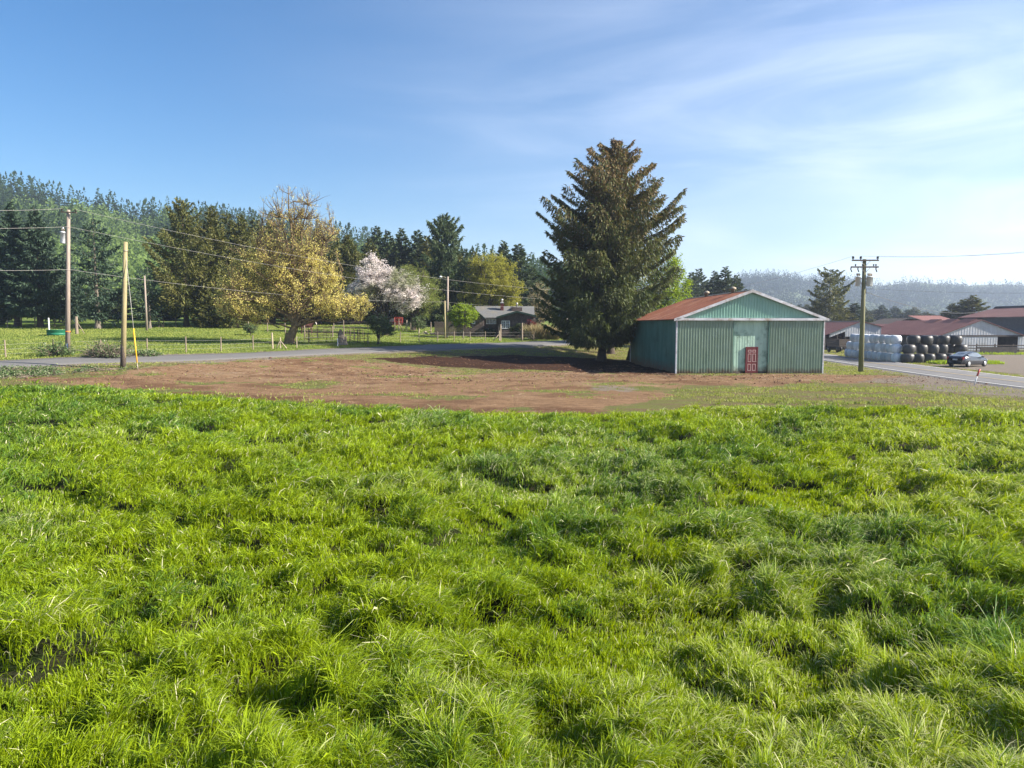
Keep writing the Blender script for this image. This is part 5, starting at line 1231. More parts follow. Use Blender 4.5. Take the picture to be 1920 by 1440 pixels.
for px_, w_, h_, mt, lab in ((633, 3.5, 1.9, 'barn_red', 'small red walled shed glimpsed under the yellow maple branches'), (659, 3.0, 1.8, 'farm_pink', 'small pinkish shed glimpsed right of the red shed'), (722, 3.6, 2.4, 'white', 'small white trailer glimpsed under the blossom tree')):
    q = foot(px_, 128); s_ = thing('small_shed' if mt != 'white' else 'white_trailer', lab, 'shed' if mt != 'white' else 'trailer', q)
    mb = MB(); mb.box((-w_ / 2, 0, .0 if mt != 'white' else .5), (w_ / 2, 3, h_)); mb.build('wall', M[mt], s_); mb = MB(); mb.prism([(-w_ / 2 - .2, h_ + .003), (0, h_ + .9), (w_ / 2 + .2, h_ + .003)], -.2, 3.2) if mt != 'white' else mb.prism([(-w_ / 2, h_ + .003), (-w_ / 2 + .2, h_ + .15), (w_ / 2 - .2, h_ + .15), (w_ / 2, h_ + .003)], 0, 3); mb.build('roof', M['farm_grey'] if mt != 'white' else M['white'], s_)
    mb = MB(); mb.box((-.4, -.03, .6), (.4, -.004, 1.9)); mb.build('door', M['farm_dark'], s_)
q = foot(1101, 124); p_ = thing('parked_pickup', 'pale vehicle glimpsed on the lane behind the big spruce trunk', 'pickup', q, radians(5))
mb = MB(); mb.prism([(-2.5, .45), (2.5, .45), (2.5, .95), (1.3, 1.05), (.7, 1.7), (-.8, 1.7), (-1.0, 1.05), (-2.5, 1.05)], -.9, .9); mb.build('body', M['trans_white'], p_)
mb = MB(); mb.prism([(1.1, 1.1), (.62, 1.6), (-.7, 1.6), (-.85, 1.1)], -.915, -.9); mb.build('side_window', M['car_glass'], p_)
for x_ in (-1.5, 1.55):
    mb = MB(); mb.lathe([(.2, -.12), (.36, -.1), (.36, .1), (.2, .12)], (x_, -.82, .36), 16, 'y'); mb.build('wheel', M['tyre'], p_)

# ------------------------------------------------------------------ trees
LM = {}
LM['spruce'] = leaf_mat('spruce_needles', (.12, .14, .04), (.045, .066, .022), (.23, .11, .06), .26)
LM['fir'] = leaf_mat('fir_needles', (.05, .085, .05), (.024, .046, .028), (.09, .13, .075), .15)
LM['olive'] = leaf_mat('olive_needles', (.13, .14, .034), (.05, .065, .018), (.18, .14, .04), .2)
LM['dark'] = leaf_mat('dark_needles', (.06, .09, .032), (.03, .048, .02), (.11, .12, .045), .15)
LM['cedar'] = leaf_mat('cedar_needles', (.075, .11, .04), (.04, .065, .025), (.10, .12, .05), .2)
LM['maple'] = leaf_mat('maple_flowers', (.74, .64, .20), (.55, .50, .14), (.85, .78, .34), .42)
LM['blossom'] = leaf_mat('blossom', (.76, .68, .66), (.24, .26, .12), (.17, .19, .075), .3)
LM['willow'] = leaf_mat('willow_leaves', (.20, .27, .05), (.20, .19, .075), (.24, .32, .05), .4)
LM['yellowgreen'] = leaf_mat('yellowgreen_leaves', (.33, .30, .05), (.20, .21, .04), (.38, .37, .08), .4)
LM['bright'] = leaf_mat('bright_leaves', (.25, .33, .035), (.15, .22, .03), (.34, .40, .07), .45)
LM['shrub'] = leaf_mat('shrub_leaves', (.10, .16, .05), (.06, .10, .035), (.28, .30, .18), .3)
LM['red'] = leaf_mat('red_leaves', (.16, .02, .025), (.09, .015, .02), None, .3)
LM['tan'] = leaf_mat('tan_plumes', (.42, .34, .20), (.28, .22, .12), (.20, .22, .08), .35)
LM['ridge'] = leaf_mat('ridge_needles', (.012, .028, .014), (.025, .045, .02), (.08, .12, .04), .2, .95, .02)
LM['hillmix'] = leaf_mat('hill_needles', (.022, .045, .018), (.05, .075, .026), (.17, .24, .07), .40, .95, .02)

# the big spruce
S0 = ground(1128, 677.5); SH = at(1155, 262, S0[1])[2] - S0[2]
hp_ = lambda t: np.interp(t, [0, .03, .13, .29, .53, .74, .88, 1.0], [.70, .84, .94, 1.0, .90, .66, .42, .05])
def sp_tint(t, s, bt, g, P, rng):
    br = np.clip((t - .22) * .85, 0, 1) * (.35 + .75 * s) * (rng.random(len(t)) < (.30 + .55 * t)) * rng.uniform(.5, 1.3, len(t))
    return bt, br
data = conifer(SH, 7.9, 11, base=.11, nb=340, dens=330, leaf=(.50, .13), prof=hp_, droop=-.10, rise=.20, tip=.19, hang=.66, trunk_r=.46, lean=(.052, 0), tintf=sp_tint, sway=.19, gap=.20, taper=1.2)
plant('spruce_tree', 'very large spruce with brown cones toward the top, towering beside the green barn', 'tree', S0, data, LM['spruce'], M['bark'])
# second dark trunk behind it and a leaning one: an alder-like green tree and a slim trunk
def bl(name, label, px, Y, H, seed, lobes, th, tr, lm, wm='bark', **kw):
    g_ = kw.pop('group', None); trunk = kw.pop('trunk', 'trunk')
    return plant(name, label, 'tree' if not kw.get('cat') else kw.pop('cat'), foot(px, Y), broadleaf(H, seed, lobes, th, tr, **kw), LM[lm], M[wm], g_)
bl('leafy_tree', 'fresh light green broadleaf tree showing behind the right side of the big spruce', 1235, 92, 13, 21, [(0, 0, 7.5, 4.4, 3.5, 5.0, 3), (1.2, 0, 5.2, 4.6, 3, 2.6, 1.5), (-4, 0, 5, 3, 3, 3, 1), (.8, 0, 10.5, 2.3, 2, 3.0, 1)], 2.6, .35, 'bright', nlimb=18, ntwig=420, nleaf=46, clump=.55, leaf=(.22, .15))
bl('leafy_tree', 'dark trunked broadleaf tree close behind the big spruce trunk', 1145, 84, 9, 22, [(0, 0, 6.0, 3.0, 3, 3.2, 1)], 3.0, .42, 'bright', nlimb=10, ntwig=160, nleaf=30, clump=.5, leaf=(.2, .13), leaf_on=.7)
bl('leafy_tree', 'slim leaning trunk tree between the big spruce and the barn corner', 1178, 78.5, 7, 23, [(0.6, 0, 5.4, 2.0, 2, 2.0, 1)], 3.0, .2, 'shrub', nlimb=8, ntwig=90, nleaf=20, clump=.45, leaf=(.18, .12), lean=(.9, 0))
# yellow maple
mapf = lambda P: np.interp(P[:, 2], [8.5, 10.5, 14, 17], [1, .45, .22, .13]) * np.clip((fbm(P[:, 0] * .9, P[:, 2] * .9 + P[:, 1] * .5, 12) - .36) * 6, .35, 1)
bl('maple_tree', 'large maple hung with yellow flowers, bare twigs fanning at its top, beside the lane', 543, 80, 18.3, 31,
   [(-4.4, -.8, 5.2, 3.8, 3.4, 3.0, 4.4), (-3.0, -.5, 9.2, 3.8, 3.2, 3.0, 3.4), (1.2, 0, 7.4, 4.2, 4, 4.2, 3.4), (6.2, -.5, 4.1, 3.4, 2.4, 1.8, 2.4), (4.6, 0, 7.6, 2.0, 2, 2.2, .7), (1.2, 0, 12.2, 5.0, 4.2, 5.6, 6.4)],
   2.0, .50, 'maple', 'twig_bark', nlimb=64, ntwig=1350, ff=8, nleaf=50, clump=.50, leaf=(.17, .095), upright=1.6, down=.55, leafz=mapf, lean=(.7, 0), twig_r=.030)
bt_ = lambda P, bt, g, rng: (np.clip((fbm(P[:, 0] * .5, P[:, 2] * .5, 4) - .45) * 3 + rng.random(len(P)) * .5 - (P[:, 2] - 5) * .05, 0, 1), g * .5)
bl('blossom_tree', 'spreading fruit tree covered in pale pinkish white blossom', 722, 100, 12, 41, [(-1.4, 0, 9.2, 2.6, 2.5, 2.4, 1.2), (-.4, 0, 7.2, 4.9, 3.2, 2.7, 2.6), (3.0, 0, 5.9, 3.3, 3, 2.9, 2.6), (-3.0, 0, 6.0, 2.8, 2.4, 2.8, 1.4)], 1.6, .38, 'blossom', nlimb=26, ntwig=620, nleaf=52, clump=.42, leaf=(.16, .12), tintf=bt_)
bl('willow_tree', 'rounded light green tree behind the blossom tree', 775, 112, 11, 42, [(-.5, 0, 8.2, 3.4, 3, 2.6, 2), (2.2, 0, 5.8, 2.9, 3, 3.4, 2), (-1, 0, 5, 3, 3, 3, 1)], 1.8, .4, 'willow', nlimb=20, ntwig=520, nleaf=50, clump=.5, leaf=(.17, .08), down=.5)
bl('broadleaf_tree', 'big rounded yellow green tree rising behind the cottage roof', 922, 124, 14, 43, [(0, 0, 9.2, 4.6, 4, 4.6, 3), (3.0, 0, 6.2, 3.2, 3, 3.6, 1.6), (-3.2, 0, 6.2, 3.2, 3, 3.6, 1.6)], 2.4, .45, 'yellowgreen', nlimb=22, ntwig=640, nleaf=56, clump=.55, leaf=(.22, .15))
bl('ornamental_tree', 'small round bright green tree with a pale forked trunk in front of the cottage', 868.5, 99, 5, 44, [(0, 0, 3.25, 2.05, 1.9, 1.5, 1)], 1.1, .10, 'bright', 'bark_pale', nlimb=12, ntwig=230, nleaf=46, clump=.3, leaf=(.17, .13))
bl('yard_shrub', 'dark green shrub by the woodpile under the light green tree', 786, 108.5, 2.6, 45, [(0, 0, 1.4, 1.2, 1.1, 1.1, 1)], .4, .07, 'shrub', nlimb=6, ntwig=90, nleaf=34, clump=.26, leaf=(.14, .1), cat='shrub')
bl('roadside_shrub', 'loose green shrub with a ball of stems at its foot beside the lane', 709, 82.5, 3.6, 46, [(.3, 0, 2.2, 1.3, 1.2, 1.4, 2), (1.2, 0, 1.7, .9, .8, .8, 1), (-.6, 0, 2.7, .7, .7, .7, .6)], .8, .10, 'shrub', nlimb=12, ntwig=210, nleaf=26, clump=.26, leaf=(.15, .09), cat='shrub')
bl('leaning_shrub', 'small dark bush round a fallen limb at the back of the left pasture', 470, 92, 1.7, 49, [(0, 0, .9, .9, .8, .6, 1)], .3, .06, 'shrub', nlimb=5, ntwig=60, nleaf=30, clump=.24, leaf=(.14, .1), cat='shrub')
bl('red_shrub', 'dark red leaved shrub against the right end of the cottage', 994, 101.5, 2.6, 47, [(0, 0, 1.7, .9, .8, 1.0, 1)], .6, .06, 'red', nlimb=7, ntwig=90, nleaf=36, clump=.24, leaf=(.14, .11), cat='shrub')
bl('dark_shrub', 'dark green bush under the cottage window', 974, 101.8, 2.3, 48, [(0, 0, 1.1, 1.5, .9, 1.0, 1)], .4, .06, 'dark', nlimb=7, ntwig=110, nleaf=36, clump=.24, leaf=(.14, .11), cat='shrub')
bl('porch_shrub', 'low dark bush before the recessed porch window of the cottage', 917, 104.2, 1.4, 50, [(0, 0, .7, 1.1, .6, .6, 1)], .3, .05, 'dark', nlimb=6, ntwig=70, nleaf=30, clump=.22, leaf=(.13, .10), cat='shrub')
bl('understory_tree', 'small tan budding tree between the dark firs and the big spruce', 1012, 118, 8.5, 51, [(0, 0, 6.0, 1.9, 2, 2.6, 1), (0, 0, 3.6, 2.4, 2, 2.2, .8)], 1.6, .2, 'tan', nlimb=10, ntwig=160, nleaf=34, clump=.4, leaf=(.16, .10))
# tan ornamental grass by the lane
q = foot(1018, 98.5); rg_ = np.random.default_rng(8); n = 2600; a_ = rg_.random(n) * 2 * pi; cx_ = rg_.choice([-1.4, -.3, .8, 1.7], n); P = np.stack([cx_ + .3 * np.cos(a_), .3 * np.sin(a_), np.zeros(n)], 1)
D = np.stack([np.cos(a_) * .5, np.sin(a_) * .5, np.ones(n)], 1) + rg_.normal(0, .22, (n, 3)); V, F = diamonds(P, D, np.where(cx_ < 1, 2.5, 1.8) * rg_.uniform(.5, 1.1, n), .10, rg_)
t_ = np.repeat(np.stack([rg_.random(n), (rg_.random(n) < .2) * .9, rg_.random(n)], 1), 4, 0)
tag(np_mesh('ornamental_grass', V, F, LM['tan'], None, t_, loc=tuple(q)), 'pale tan ornamental grass clumps at the right of the cottage fence', 'ornamental grass')

# conifer templates
def con(name, label, px, Y, top, R, seed, lm, wm='bark', group=None, **kw):
    p = foot(px, Y); H = at(px, top, Y)[2] - p[2]
    return plant(name, label, 'tree', p, conifer(H, R, seed, **kw), LM[lm], M[wm], group), H
wide = lambda t: np.interp(t, [0, .08, .25, .55, .8, 1], [.8, 1, .95, .60, .28, .03])
con('fir_tree', 'dense dark blue green fir at the left edge, left of its twin', 33, 108, 379, 4.6, 61, 'fir', 'bark', base=.13, nb=150, dens=150, leaf=(.6, .22), prof=wide, droop=-.22, rise=.25, tip=.18, hang=.35, trunk_r=.42)
con('fir_tree', 'dense dark blue green fir second from the left edge, just left of the tall pole', 76, 107, 388, 4.8, 62, 'fir', 'bark', base=.13, nb=150, dens=150, leaf=(.6, .22), prof=wide, droop=-.22, rise=.25, tip=.18, hang=.35, trunk_r=.42)
con('fir_tree', 'thin crowned fir with a long bare pale trunk between the two left poles', 184, 104, 410, 4.3, 63, 'fir', 'bark_pale', base=.10, nb=80, dens=85, leaf=(.55, .20), prof=lambda t: np.interp(t, [0, .2, .5, .8, 1], [.75, .9, 1, .6, .08]), droop=-.25, rise=.2, tip=.15, hang=.35, trunk_r=.38, gap=.25)
con('fir_tree', 'small scraggy fir with a pale bare trunk right behind the slim plain pole', 281, 106, 500, 3.0, 64, 'fir', 'bark_pale', base=.18, nb=50, dens=60, leaf=(.45, .17), prof=lambda t: np.interp(t, [0, .2, .5, .8, 1], [.6, .9, 1, .6, .1]), droop=-.2, rise=.2, tip=.15, hang=.3, trunk_r=.22, gap=.2)
con('fir_tree', 'mid height fir filling the gap behind the tall left pole', 128, 122, 470, 4.2, 65, 'fir', 'bark', base=.10, nb=90, dens=90, leaf=(.6, .22), prof=wide, droop=-.2, rise=.2, tip=.15, hang=.35, trunk_r=.35)
oli = dict(base=.12, nb=150, dens=130, leaf=(.6, .2), droop=-.12, rise=.35, tip=.32, hang=.35, trunk_r=.42, gap=.15, sway=.16)
con('spruce_tree', 'ragged olive green conifer, leftmost of the bushy conifers beside the yellow maple', 350, 110, 377, 5.6, 71, 'olive', prof=lambda t: np.interp(t, [0, .1, .4, .55, .8, 1], [.8, 1, .92, .85, .5, .12]), **oli)
con('spruce_tree', 'dark brownish conifer behind and right of the ragged olive conifer', 404, 114, 386, 4.8, 72, 'olive', prof=wide, **oli)
con('spruce_tree', 'bushy brownish conifer just left of the yellow maple crown', 458, 117, 402, 5.0, 73, 'olive', prof=wide, **oli)
con('spruce_tree', 'dark conifer behind the left half of the yellow maple', 512, 122, 412, 5.2, 74, 'olive', prof=wide, **oli)
con('spruce_tree', 'dark conifer behind the right half of the yellow maple', 598, 122, 430, 5.4, 75, 'olive', prof=wide, **oli)
con('spruce_tree', 'broad olive conifer between the yellow maple and the blossom tree', 655, 124, 440, 5.2, 76, 'olive', prof=wide, **oli)
con('low_conifer', 'short bushy dark green conifer under the ragged olive conifer', 392, 109, 540, 2.8, 77, 'olive', base=.05, nb=60, dens=70, leaf=(.45, .18), prof=wide, droop=-.1, rise=.2, tip=.2, hang=.3, trunk_r=.15)
con('low_conifer', 'low dark conifer standing left of the yellow maple trunk', 446, 108, 535, 3.4, 78, 'olive', base=.05, nb=60, dens=70, leaf=(.45, .18), prof=wide, droop=-.1, rise=.2, tip=.2, hang=.3, trunk_r=.15)
con('cedar_tree', 'tall open crowned cedar with drooping sprays left of the yellow green tree', 834, 126, 403, 5.2, 79, 'cedar', base=.06, nb=150, dens=150, leaf=(.75, .2), prof=lambda t: np.interp(t, [0, .3, .55, .62, .8, .95, 1], [1, .95, .85, .5, .62, .25, .08]), droop=-.15, rise=.7, tip=.1, hang=.75, trunk_r=.4, gap=.2, sway=.2)
con('pine_tree', 'large open limbed dark conifer behind the green barn roof on the right', 1552, 165, 505, 4.9, 80, 'olive', base=.25, nb=60, dens=90, leaf=(.75, .28), prof=lambda t: np.interp(t, [0, .2, .6, .85, 1], [.7, .95, 1, .7, .3]), droop=-.15, rise=.25, tip=.2, hang=.35, trunk_r=.35, gap=.2, sway=.2)
# repeated middle distance conifers: copies of three templates
tmpl = []
for k_, (sd_, kw) in enumerate(((91, dict(prof=wide, nb=90, dens=80)), (92, dict(prof=lambda t: (1 - t) ** .8 + .04, nb=90, dens=80)), (93, dict(prof=lambda t: np.interp(t, [0, .3, .7, 1], [.8, 1, .55, .05]), nb=80, dens=80, gap=.2)))):
    for lm_ in ('dark', 'olive'):
        tmpl.append((lm_, k_, conifer(20.0, 4.0, sd_, base=.05, leaf=(.85, .34), droop=-.15, rise=.3, tip=.22, hang=.35, trunk_r=.3, **kw), [None]))
def cc(label, px, Y, top, R, k_, lm_='dark', name='conifer', group=None):
    p = foot(px, Y); H = at(px, top, Y)[2] - p[2]; t = [q for q in tmpl if q[0] == lm_ and q[1] == k_][0]
    if t[3][0] is None: r = plant(name, label, 'tree', p, t[2], LM[lm_], M['bark'], group); t[3][0] = r; r.scale = (R / 4.0, R / 4.0, H / 20.0); r.rotation_euler[2] = px * .37
    else: r = dup(t[3][0], label, p, px * .37, (R / 4.0, R / 4.0, H / 20.0), group); 
    r.name = name
    return r
line = [(694, 138, 447, 4.4, 2, 'olive', 'olive conifer rising over the left side of the blossom tree'), (709, 155, 424, 4.6, 1, 'dark', 'pointed dark conifer above the peak of the blossom tree'), (728, 150, 432, 5.0, 2, 'dark', 'broad dark conifer right of the pointed one over the blossom tree'),
        (755, 152, 427, 5.2, 0, 'dark', 'wide dark conifer over the light green rounded tree'), (785, 150, 431, 5.0, 1, 'dark', 'tall dark conifer left of the open crowned cedar'), (802, 146, 441, 4.6, 2, 'olive', 'olive conifer touching the left side of the open crowned cedar'),
        (855, 150, 462, 4.4, 2, 'olive', 'olive conifer right behind the open crowned cedar'), (872, 156, 466, 4.6, 1, 'dark', 'narrow conifer between the cedar and the yellow green tree'), (890, 150, 470, 4.4, 2, 'olive', 'dull conifer peeking over the left shoulder of the yellow green tree'),
        (944, 158, 451, 4.6, 1, 'dark', 'pointed dark fir right over the yellow green tree'), (972, 150, 457, 5.6, 1, 'dark', 'largest dark fir right of the yellow green tree'), (998, 158, 500, 4.6, 0, 'dark', 'lower dark fir between the largest dark fir and the big spruce'),
        (820, 138, 500, 5.0, 0, 'dark', 'dark conifer filling in below the cedar on its left'), (850, 136, 515, 4.6, 0, 'dark', 'dark conifer filling in below the cedar on its right'), (740, 132, 500, 4.8, 0, 'dark', 'shadowy conifer directly behind the blossom tree'), (672, 134, 470, 4.8, 0, 'olive', 'olive conifer between the broad olive one and the blossom tree'),
        (560, 136, 425, 5.4, 0, 'olive', 'dark conifer straight behind the trunk of the yellow maple'), (630, 138, 445, 5.4, 2, 'olive', 'dull conifer right behind the maple on its right side'), (484, 136, 410, 5.2, 2, 'olive', 'conifer peeking between the bushy conifers and the maple top'),
        (432, 134, 400, 5.0, 1, 'olive', 'conifer top showing between the dark brownish and the bushy conifers'), (150, 138, 535, 5.0, 0, 'dark', 'dark low conifer behind the tall left pole'), (222, 140, 540, 4.6, 2, 'dark', 'dark low conifer behind the bare yellowish pole'), (5, 134, 430, 5.0, 0, 'dark', 'dark conifer at the extreme left edge behind the firs'), (-30, 112, 420, 5.0, 0, 'dark', 'dark conifer cut by the left border'), (305, 136, 545, 4.4, 0, 'dark', 'low dark conifer left of the ragged olive conifer'),
        (1295, 210, 510, 5.2, 1, 'dark', 'small pointed conifer just right of the big spruce'), (1308, 215, 503, 5.6, 2, 'dark', 'taller pointed conifer just right of the big spruce'), (1337, 170, 507, 4.6, 0, 'dark', 'left conifer of the dark pair behind the barn roof ridge'), (1357, 165, 500, 5.6, 0, 'dark', 'right conifer of the dark pair behind the barn roof ridge'), (1378, 172, 515, 4.2, 2, 'dark', 'smaller conifer at the right of the dark pair behind the barn'),
        (1528, 172, 560, 4.0, 0, 'olive', 'rounded conifer left below the open limbed conifer'), (1572, 175, 562, 5.0, 0, 'olive', 'rounded conifer right below the open limbed conifer'), (1600, 178, 568, 5.0, 1, 'dark', 'dark pointed conifer left of the right utility pole'),
        (1783, 165, 568, 5.0, 0, 'olive', 'left tree of the clump behind the pink roofed shed'), (1803, 165, 560, 5.0, 0, 'olive', 'middle tree of the clump behind the pink roofed shed'), (1820, 160, 553, 5.4, 2, 'olive', 'tallest right tree of the clump behind the pink roofed shed'), (1768, 170, 582, 4.0, 0, 'olive', 'lowest leftmost tree of the clump behind the pink roofed shed')]
for px, Y_, top, R_c, k_, lm_, lab in line: cc(lab, px, Y_, top, R_c, k_, lm_)
row = ((1618, 575), (1630, 582), (1641, 579), (1652, 571), (1663, 586), (1676, 574), (1689, 585), (1700, 580), (1712, 576), (1724, 590), (1734, 584), (1745, 588), (1755, 594))
row2 = ((1412, 560), (1430, 566), (1446, 560), (1462, 566), (1480, 568), (1498, 570), (1512, 570))
for i, (px, top) in enumerate(row):
    cc(f'{ORD[i]} from the left of the distant hazy conifers between the right pole and pink roof', px, 290 + (i * 37) % 50, top, 5.6 + (i * 5 % 7) * .25, i % 3, 'dark' if i % 2 else 'olive', group='hazy conifers beyond the farm')
for i, (px, top) in enumerate(row2):
    cc(f'{ORD[i]} from the left of the distant conifers just above the barn gable slope', px, 290 + (i * 37) % 50, top, 6.2, (i + 1) % 3, 'dark' if i % 2 else 'olive', group='hazy conifers behind the green barn')

# ------------------------------------------------------------------ hills and their woods
M['hill'] = pmat('hill_ground', (.055, .08, .03), (.09, .12, .045), .03, .95, c3=(.10, .13, .05), s3=.01)
def hill(name, label, cols, Y0, Y1, z0f, ridge, Y2, nrow=26, seed=1):
    px = np.linspace(cols[0], cols[1], 150); v = np.linspace(0, 1, nrow); Yg = Y0 + (Y1 - Y0) * v
    zr = np.array([at(960, np.interp(p, *ridge), Y1)[2] for p in px])
    V = []; 
    XX = (px[None] - 960) / FPX * Yg[:, None]; YY = np.broadcast_to(Yg[:, None], XX.shape); z0 = tz(XX[0], YY[0]) - 1.5
    pr = (v ** 1.15)[:, None]
    ZZ = z0[None] * (1 - pr) + zr[None] * pr + (fbm(XX * .012, YY * .012, seed) - .5) * 26 * np.sin(pi * v)[:, None]
    Xb = (px - 960) / FPX * Y2; rows = [np.stack([XX, YY, ZZ], -1), np.stack([Xb, np.full(len(px), Y2), np.full(len(px), -2.0)], -1)[None]]
    G = np.concatenate(rows, 0); n, m = G.shape[:2]; i = (np.arange(n - 1)[:, None] * m + np.arange(m - 1)[None]).ravel()
    o_ = np_mesh(name, G.reshape(-1, 3), np.stack([i, i + 1, i + 1 + m, i + m], 1), M['hill'], smooth=True); tag(o_, label, 'hill', kind='structure'); return px, Yg, ZZ
def wood(name, label, hd, n, hh, rad, quads, seed, lmn, vmin=0.0, decid=.25, ridge_boost=.15, gapf=None):
    px, Yg, ZZ = hd; rng = np.random.default_rng(seed); cpx = rng.uniform(px[0], px[-1], n); cv = rng.random(n) ** .8
    cv[:int(n * ridge_boost)] = rng.uniform(.93, 1.0, int(n * ridge_boost)); cv = vmin + (1 - vmin) * cv
    fi = (cpx - px[0]) / (px[-1] - px[0]) * (len(px) - 1); fj = cv * (len(Yg) - 1); i0 = np.minimum(fi.astype(int), len(px) - 2); j0 = np.minimum(fj.astype(int), len(Yg) - 2); a = fi - i0; b_ = fj - j0
    z = (ZZ[j0, i0] * (1 - a) + ZZ[j0, i0 + 1] * a) * (1 - b_) + (ZZ[j0 + 1, i0] * (1 - a) + ZZ[j0 + 1, i0 + 1] * a) * b_
    y = np.interp(cv, np.linspace(0, 1, len(Yg)), Yg); x = (cpx - 960) / FPX * y
    dm = fbm(x * .011, y * .011, seed + 5, 3); dec = (dm > np.quantile(dm, 1 - decid)) & (cv < .93)
    if seed == 7: dec |= (np.abs(cpx - 235 - 60 * fbm(cv * 4, cv * 0, 3)) < 85) & (cv < .62) & (rng.random(n) < .8)
    if gapf is not None:
        k = gapf(cpx, cv, rng); x, y, z, dec, cpx = x[k], y[k], z[k], dec[k], cpx[k]
    n = len(x)
    H = rng.uniform(hh[0], hh[1], n) * np.where(dec, .7, 1); R = H * rad * rng.uniform(.75, 1.3, n)
    q = quads; T = np.repeat(np.arange(n), q); u = (np.arange(n * q) % q + rng.random(n * q)) / q; az = rng.random(n * q) * 2 * pi
    rr_ = np.where(dec[T], np.sqrt(np.clip(1 - (2 * u - 1) ** 2, 0, 1)) * 1.25, (1 - u) ** .85) * R[T] * rng.uniform(.25, .8, n * q)
    P = np.stack([x[T] + np.cos(az) * rr_, y[T] + np.sin(az) * rr_, z[T] + H[T] * (.06 + .94 * u)], 1)
    D = np.stack([np.cos(az), np.sin(az), np.where(dec[T], rng.normal(0, 1, n * q), -.55 + .9 * u)], 1)
    V, F = diamonds(P, D, R[T] * np.where(dec[T], .5, .70 * (1.3 - u)), R[T] * np.where(dec[T], .5, .55 * (1.4 - u)), rng)
    # leaders
    LP = np.stack([x, y, z + H * .86], 1); V2, F2 = diamonds(LP[~dec], np.tile([0, 0, 1.], ((~dec).sum(), 1)), H[~dec] * .17, H[~dec] * .07, rng)
    tb = np.concatenate([np.repeat(rng.random(n)[T] * .8 + rng.random(n * q) * .2, 4), np.full(len(V2), .3)]); tg_ = np.concatenate([np.repeat(np.where(dec[T], .75 + .25 * rng.random(n * q), .06), 4), np.full(len(V2), .05)])
    return tag(np_mesh(name, np.concatenate([V, V2]), np.concatenate([F, F2 + len(V)]), LM[lmn], None, np.stack([tb, tg_, tb * 0], 1)), label, 'forest', kind='stuff')
rl_ = (np.array([-900, -300, 0, 60, 110, 180, 230, 262, 300, 345, 400, 480, 560, 640, 700, 760, 830, 900, 960, 1010, 1080, 1150]),
       np.array([350, 345, 325, 335, 350, 362, 372, 390, 382, 377, 390, 402, 412, 428, 442, 452, 472, 490, 502, 512, 530, 560]) + 40)
hl = hill('hills', 'wooded hillside rising on the left', (-700, 1150), 235, 540, None, rl_, 760, seed=3)
wood('hillside_forest', 'mixed forest of dark conifers and pale green alders covering the left hillside', hl, 7500, (8, 23), .17, 50, 7, 'hillmix', 0, .36, .05)
rr2_ = (np.array([850, 960, 1050, 1150, 1260, 1330, 1385, 1420, 1460, 1510, 1560, 1600, 1640, 1680, 1720, 1760, 1800, 1850, 1920, 2100, 2600]),
        np.array([505, 508, 512, 525, 548, 545, 524, 519, 520, 530, 526, 530, 537, 532, 530, 534, 537, 533, 536, 545, 560]))
hr_ = hill('hills', 'far blue wooded ridge across the valley on the right', (850, 2500), 900, 1500, None, rr2_, 1900, seed=9)
gf = lambda cpx, cv, rng: ~((cv > .86) & (cpx > 1625) & (rng.random(len(cpx)) < .86)) & ~((cv > .92) & (cpx > 1810) & (rng.random(len(cpx)) < .8))
wood('ridge_forest', 'hazy blue conifer forest covering the far ridge on the right', hr_, 16000, (9, 21), .27, 16, 8, 'ridge', 0, .16, .03, gf)

# ------------------------------------------------------------------ brush, brambles, debris, short grass
def brush(name, label, px, Y, w_, h_, nt_, nl_, seed, lm='shrub', wmat='twig_grey', leafsz=(.16, .11)):
    rng = np.random.default_rng(seed); p = foot(px, Y); t = thing(name, label, 'brush', p)
    A = np.stack([rng.uniform(-w_, w_, nt_) * .7, rng.uniform(-.8, .8, nt_), rng.random(nt_) * h_ * .25], 1); az = rng.random(nt_) * 2 * pi; el = rng.uniform(.1, 1.1, nt_); Lh = rng.uniform(.5, 1.3, nt_) * h_ * (1 - .5 * np.abs(A[:, 0] / w_))
    D = np.stack([np.cos(az) * np.cos(el), np.sin(az) * np.cos(el) * .6, np.sin(el)], 1); s = np.linspace(0, 1, 5)[None, :, None]
    PL = A[:, None] + D[:, None] * s * Lh[:, None, None]; PL[..., 2] -= (s[..., 0] ** 2) * Lh[:, None] * .25; PL += rng.normal(0, .03, PL.shape)
    V, F = tubes(PL, rng.uniform(.012, .035, nt_), .006, 4); np_mesh('stems', V, F, M[wmat], t)
    if nl_:
        k = rng.integers(0, nt_, nl_); f = rng.integers(2, 5, nl_); P = PL[k, f] + rng.normal(0, .12, (nl_, 3)); V, F = diamonds(P, rng.normal(size=(nl_, 3)), leafsz[0] * rng.uniform(.6, 1.3, nl_), leafsz[1], rng)
        np_mesh('leaves', V, F, LM[lm], t, np.repeat(np.stack([rng.random(nl_), (rng.random(nl_) < .2) * .8, rng.random(nl_)], 1), 4, 0))
    return t
brush('brush_pile', 'tangled pile of cut grey brown branches on the verge between the two left poles', 200, 60.8, 2.1, 1.9, 420, 1500, 3)
brush('bramble_bush', 'green leafy bramble bush at the foot of the tall left pole', 105, 61.3, 1.5, 1.5, 90, 1700, 4)
brush('bramble_bush', 'low leafy weeds beside the foot of the guyed pole across the lane', 272, 63, 1.6, .7, 70, 1100, 5)
rng = np.random.default_rng(12)
n = 5200; bx = rng.uniform(-40, -25.5, n); by = rng.uniform(47.5, 53, n); k = (fbm(bx * .6, by * .6, 21) + rng.normal(0, .05, n)) > .47; dl = dline(bx, by, RL); k &= (dl > 3.4) & (dl < 8.5) & (by > edge_y(bx) - 1); bx, by = bx[k], by[k]; n = len(bx)
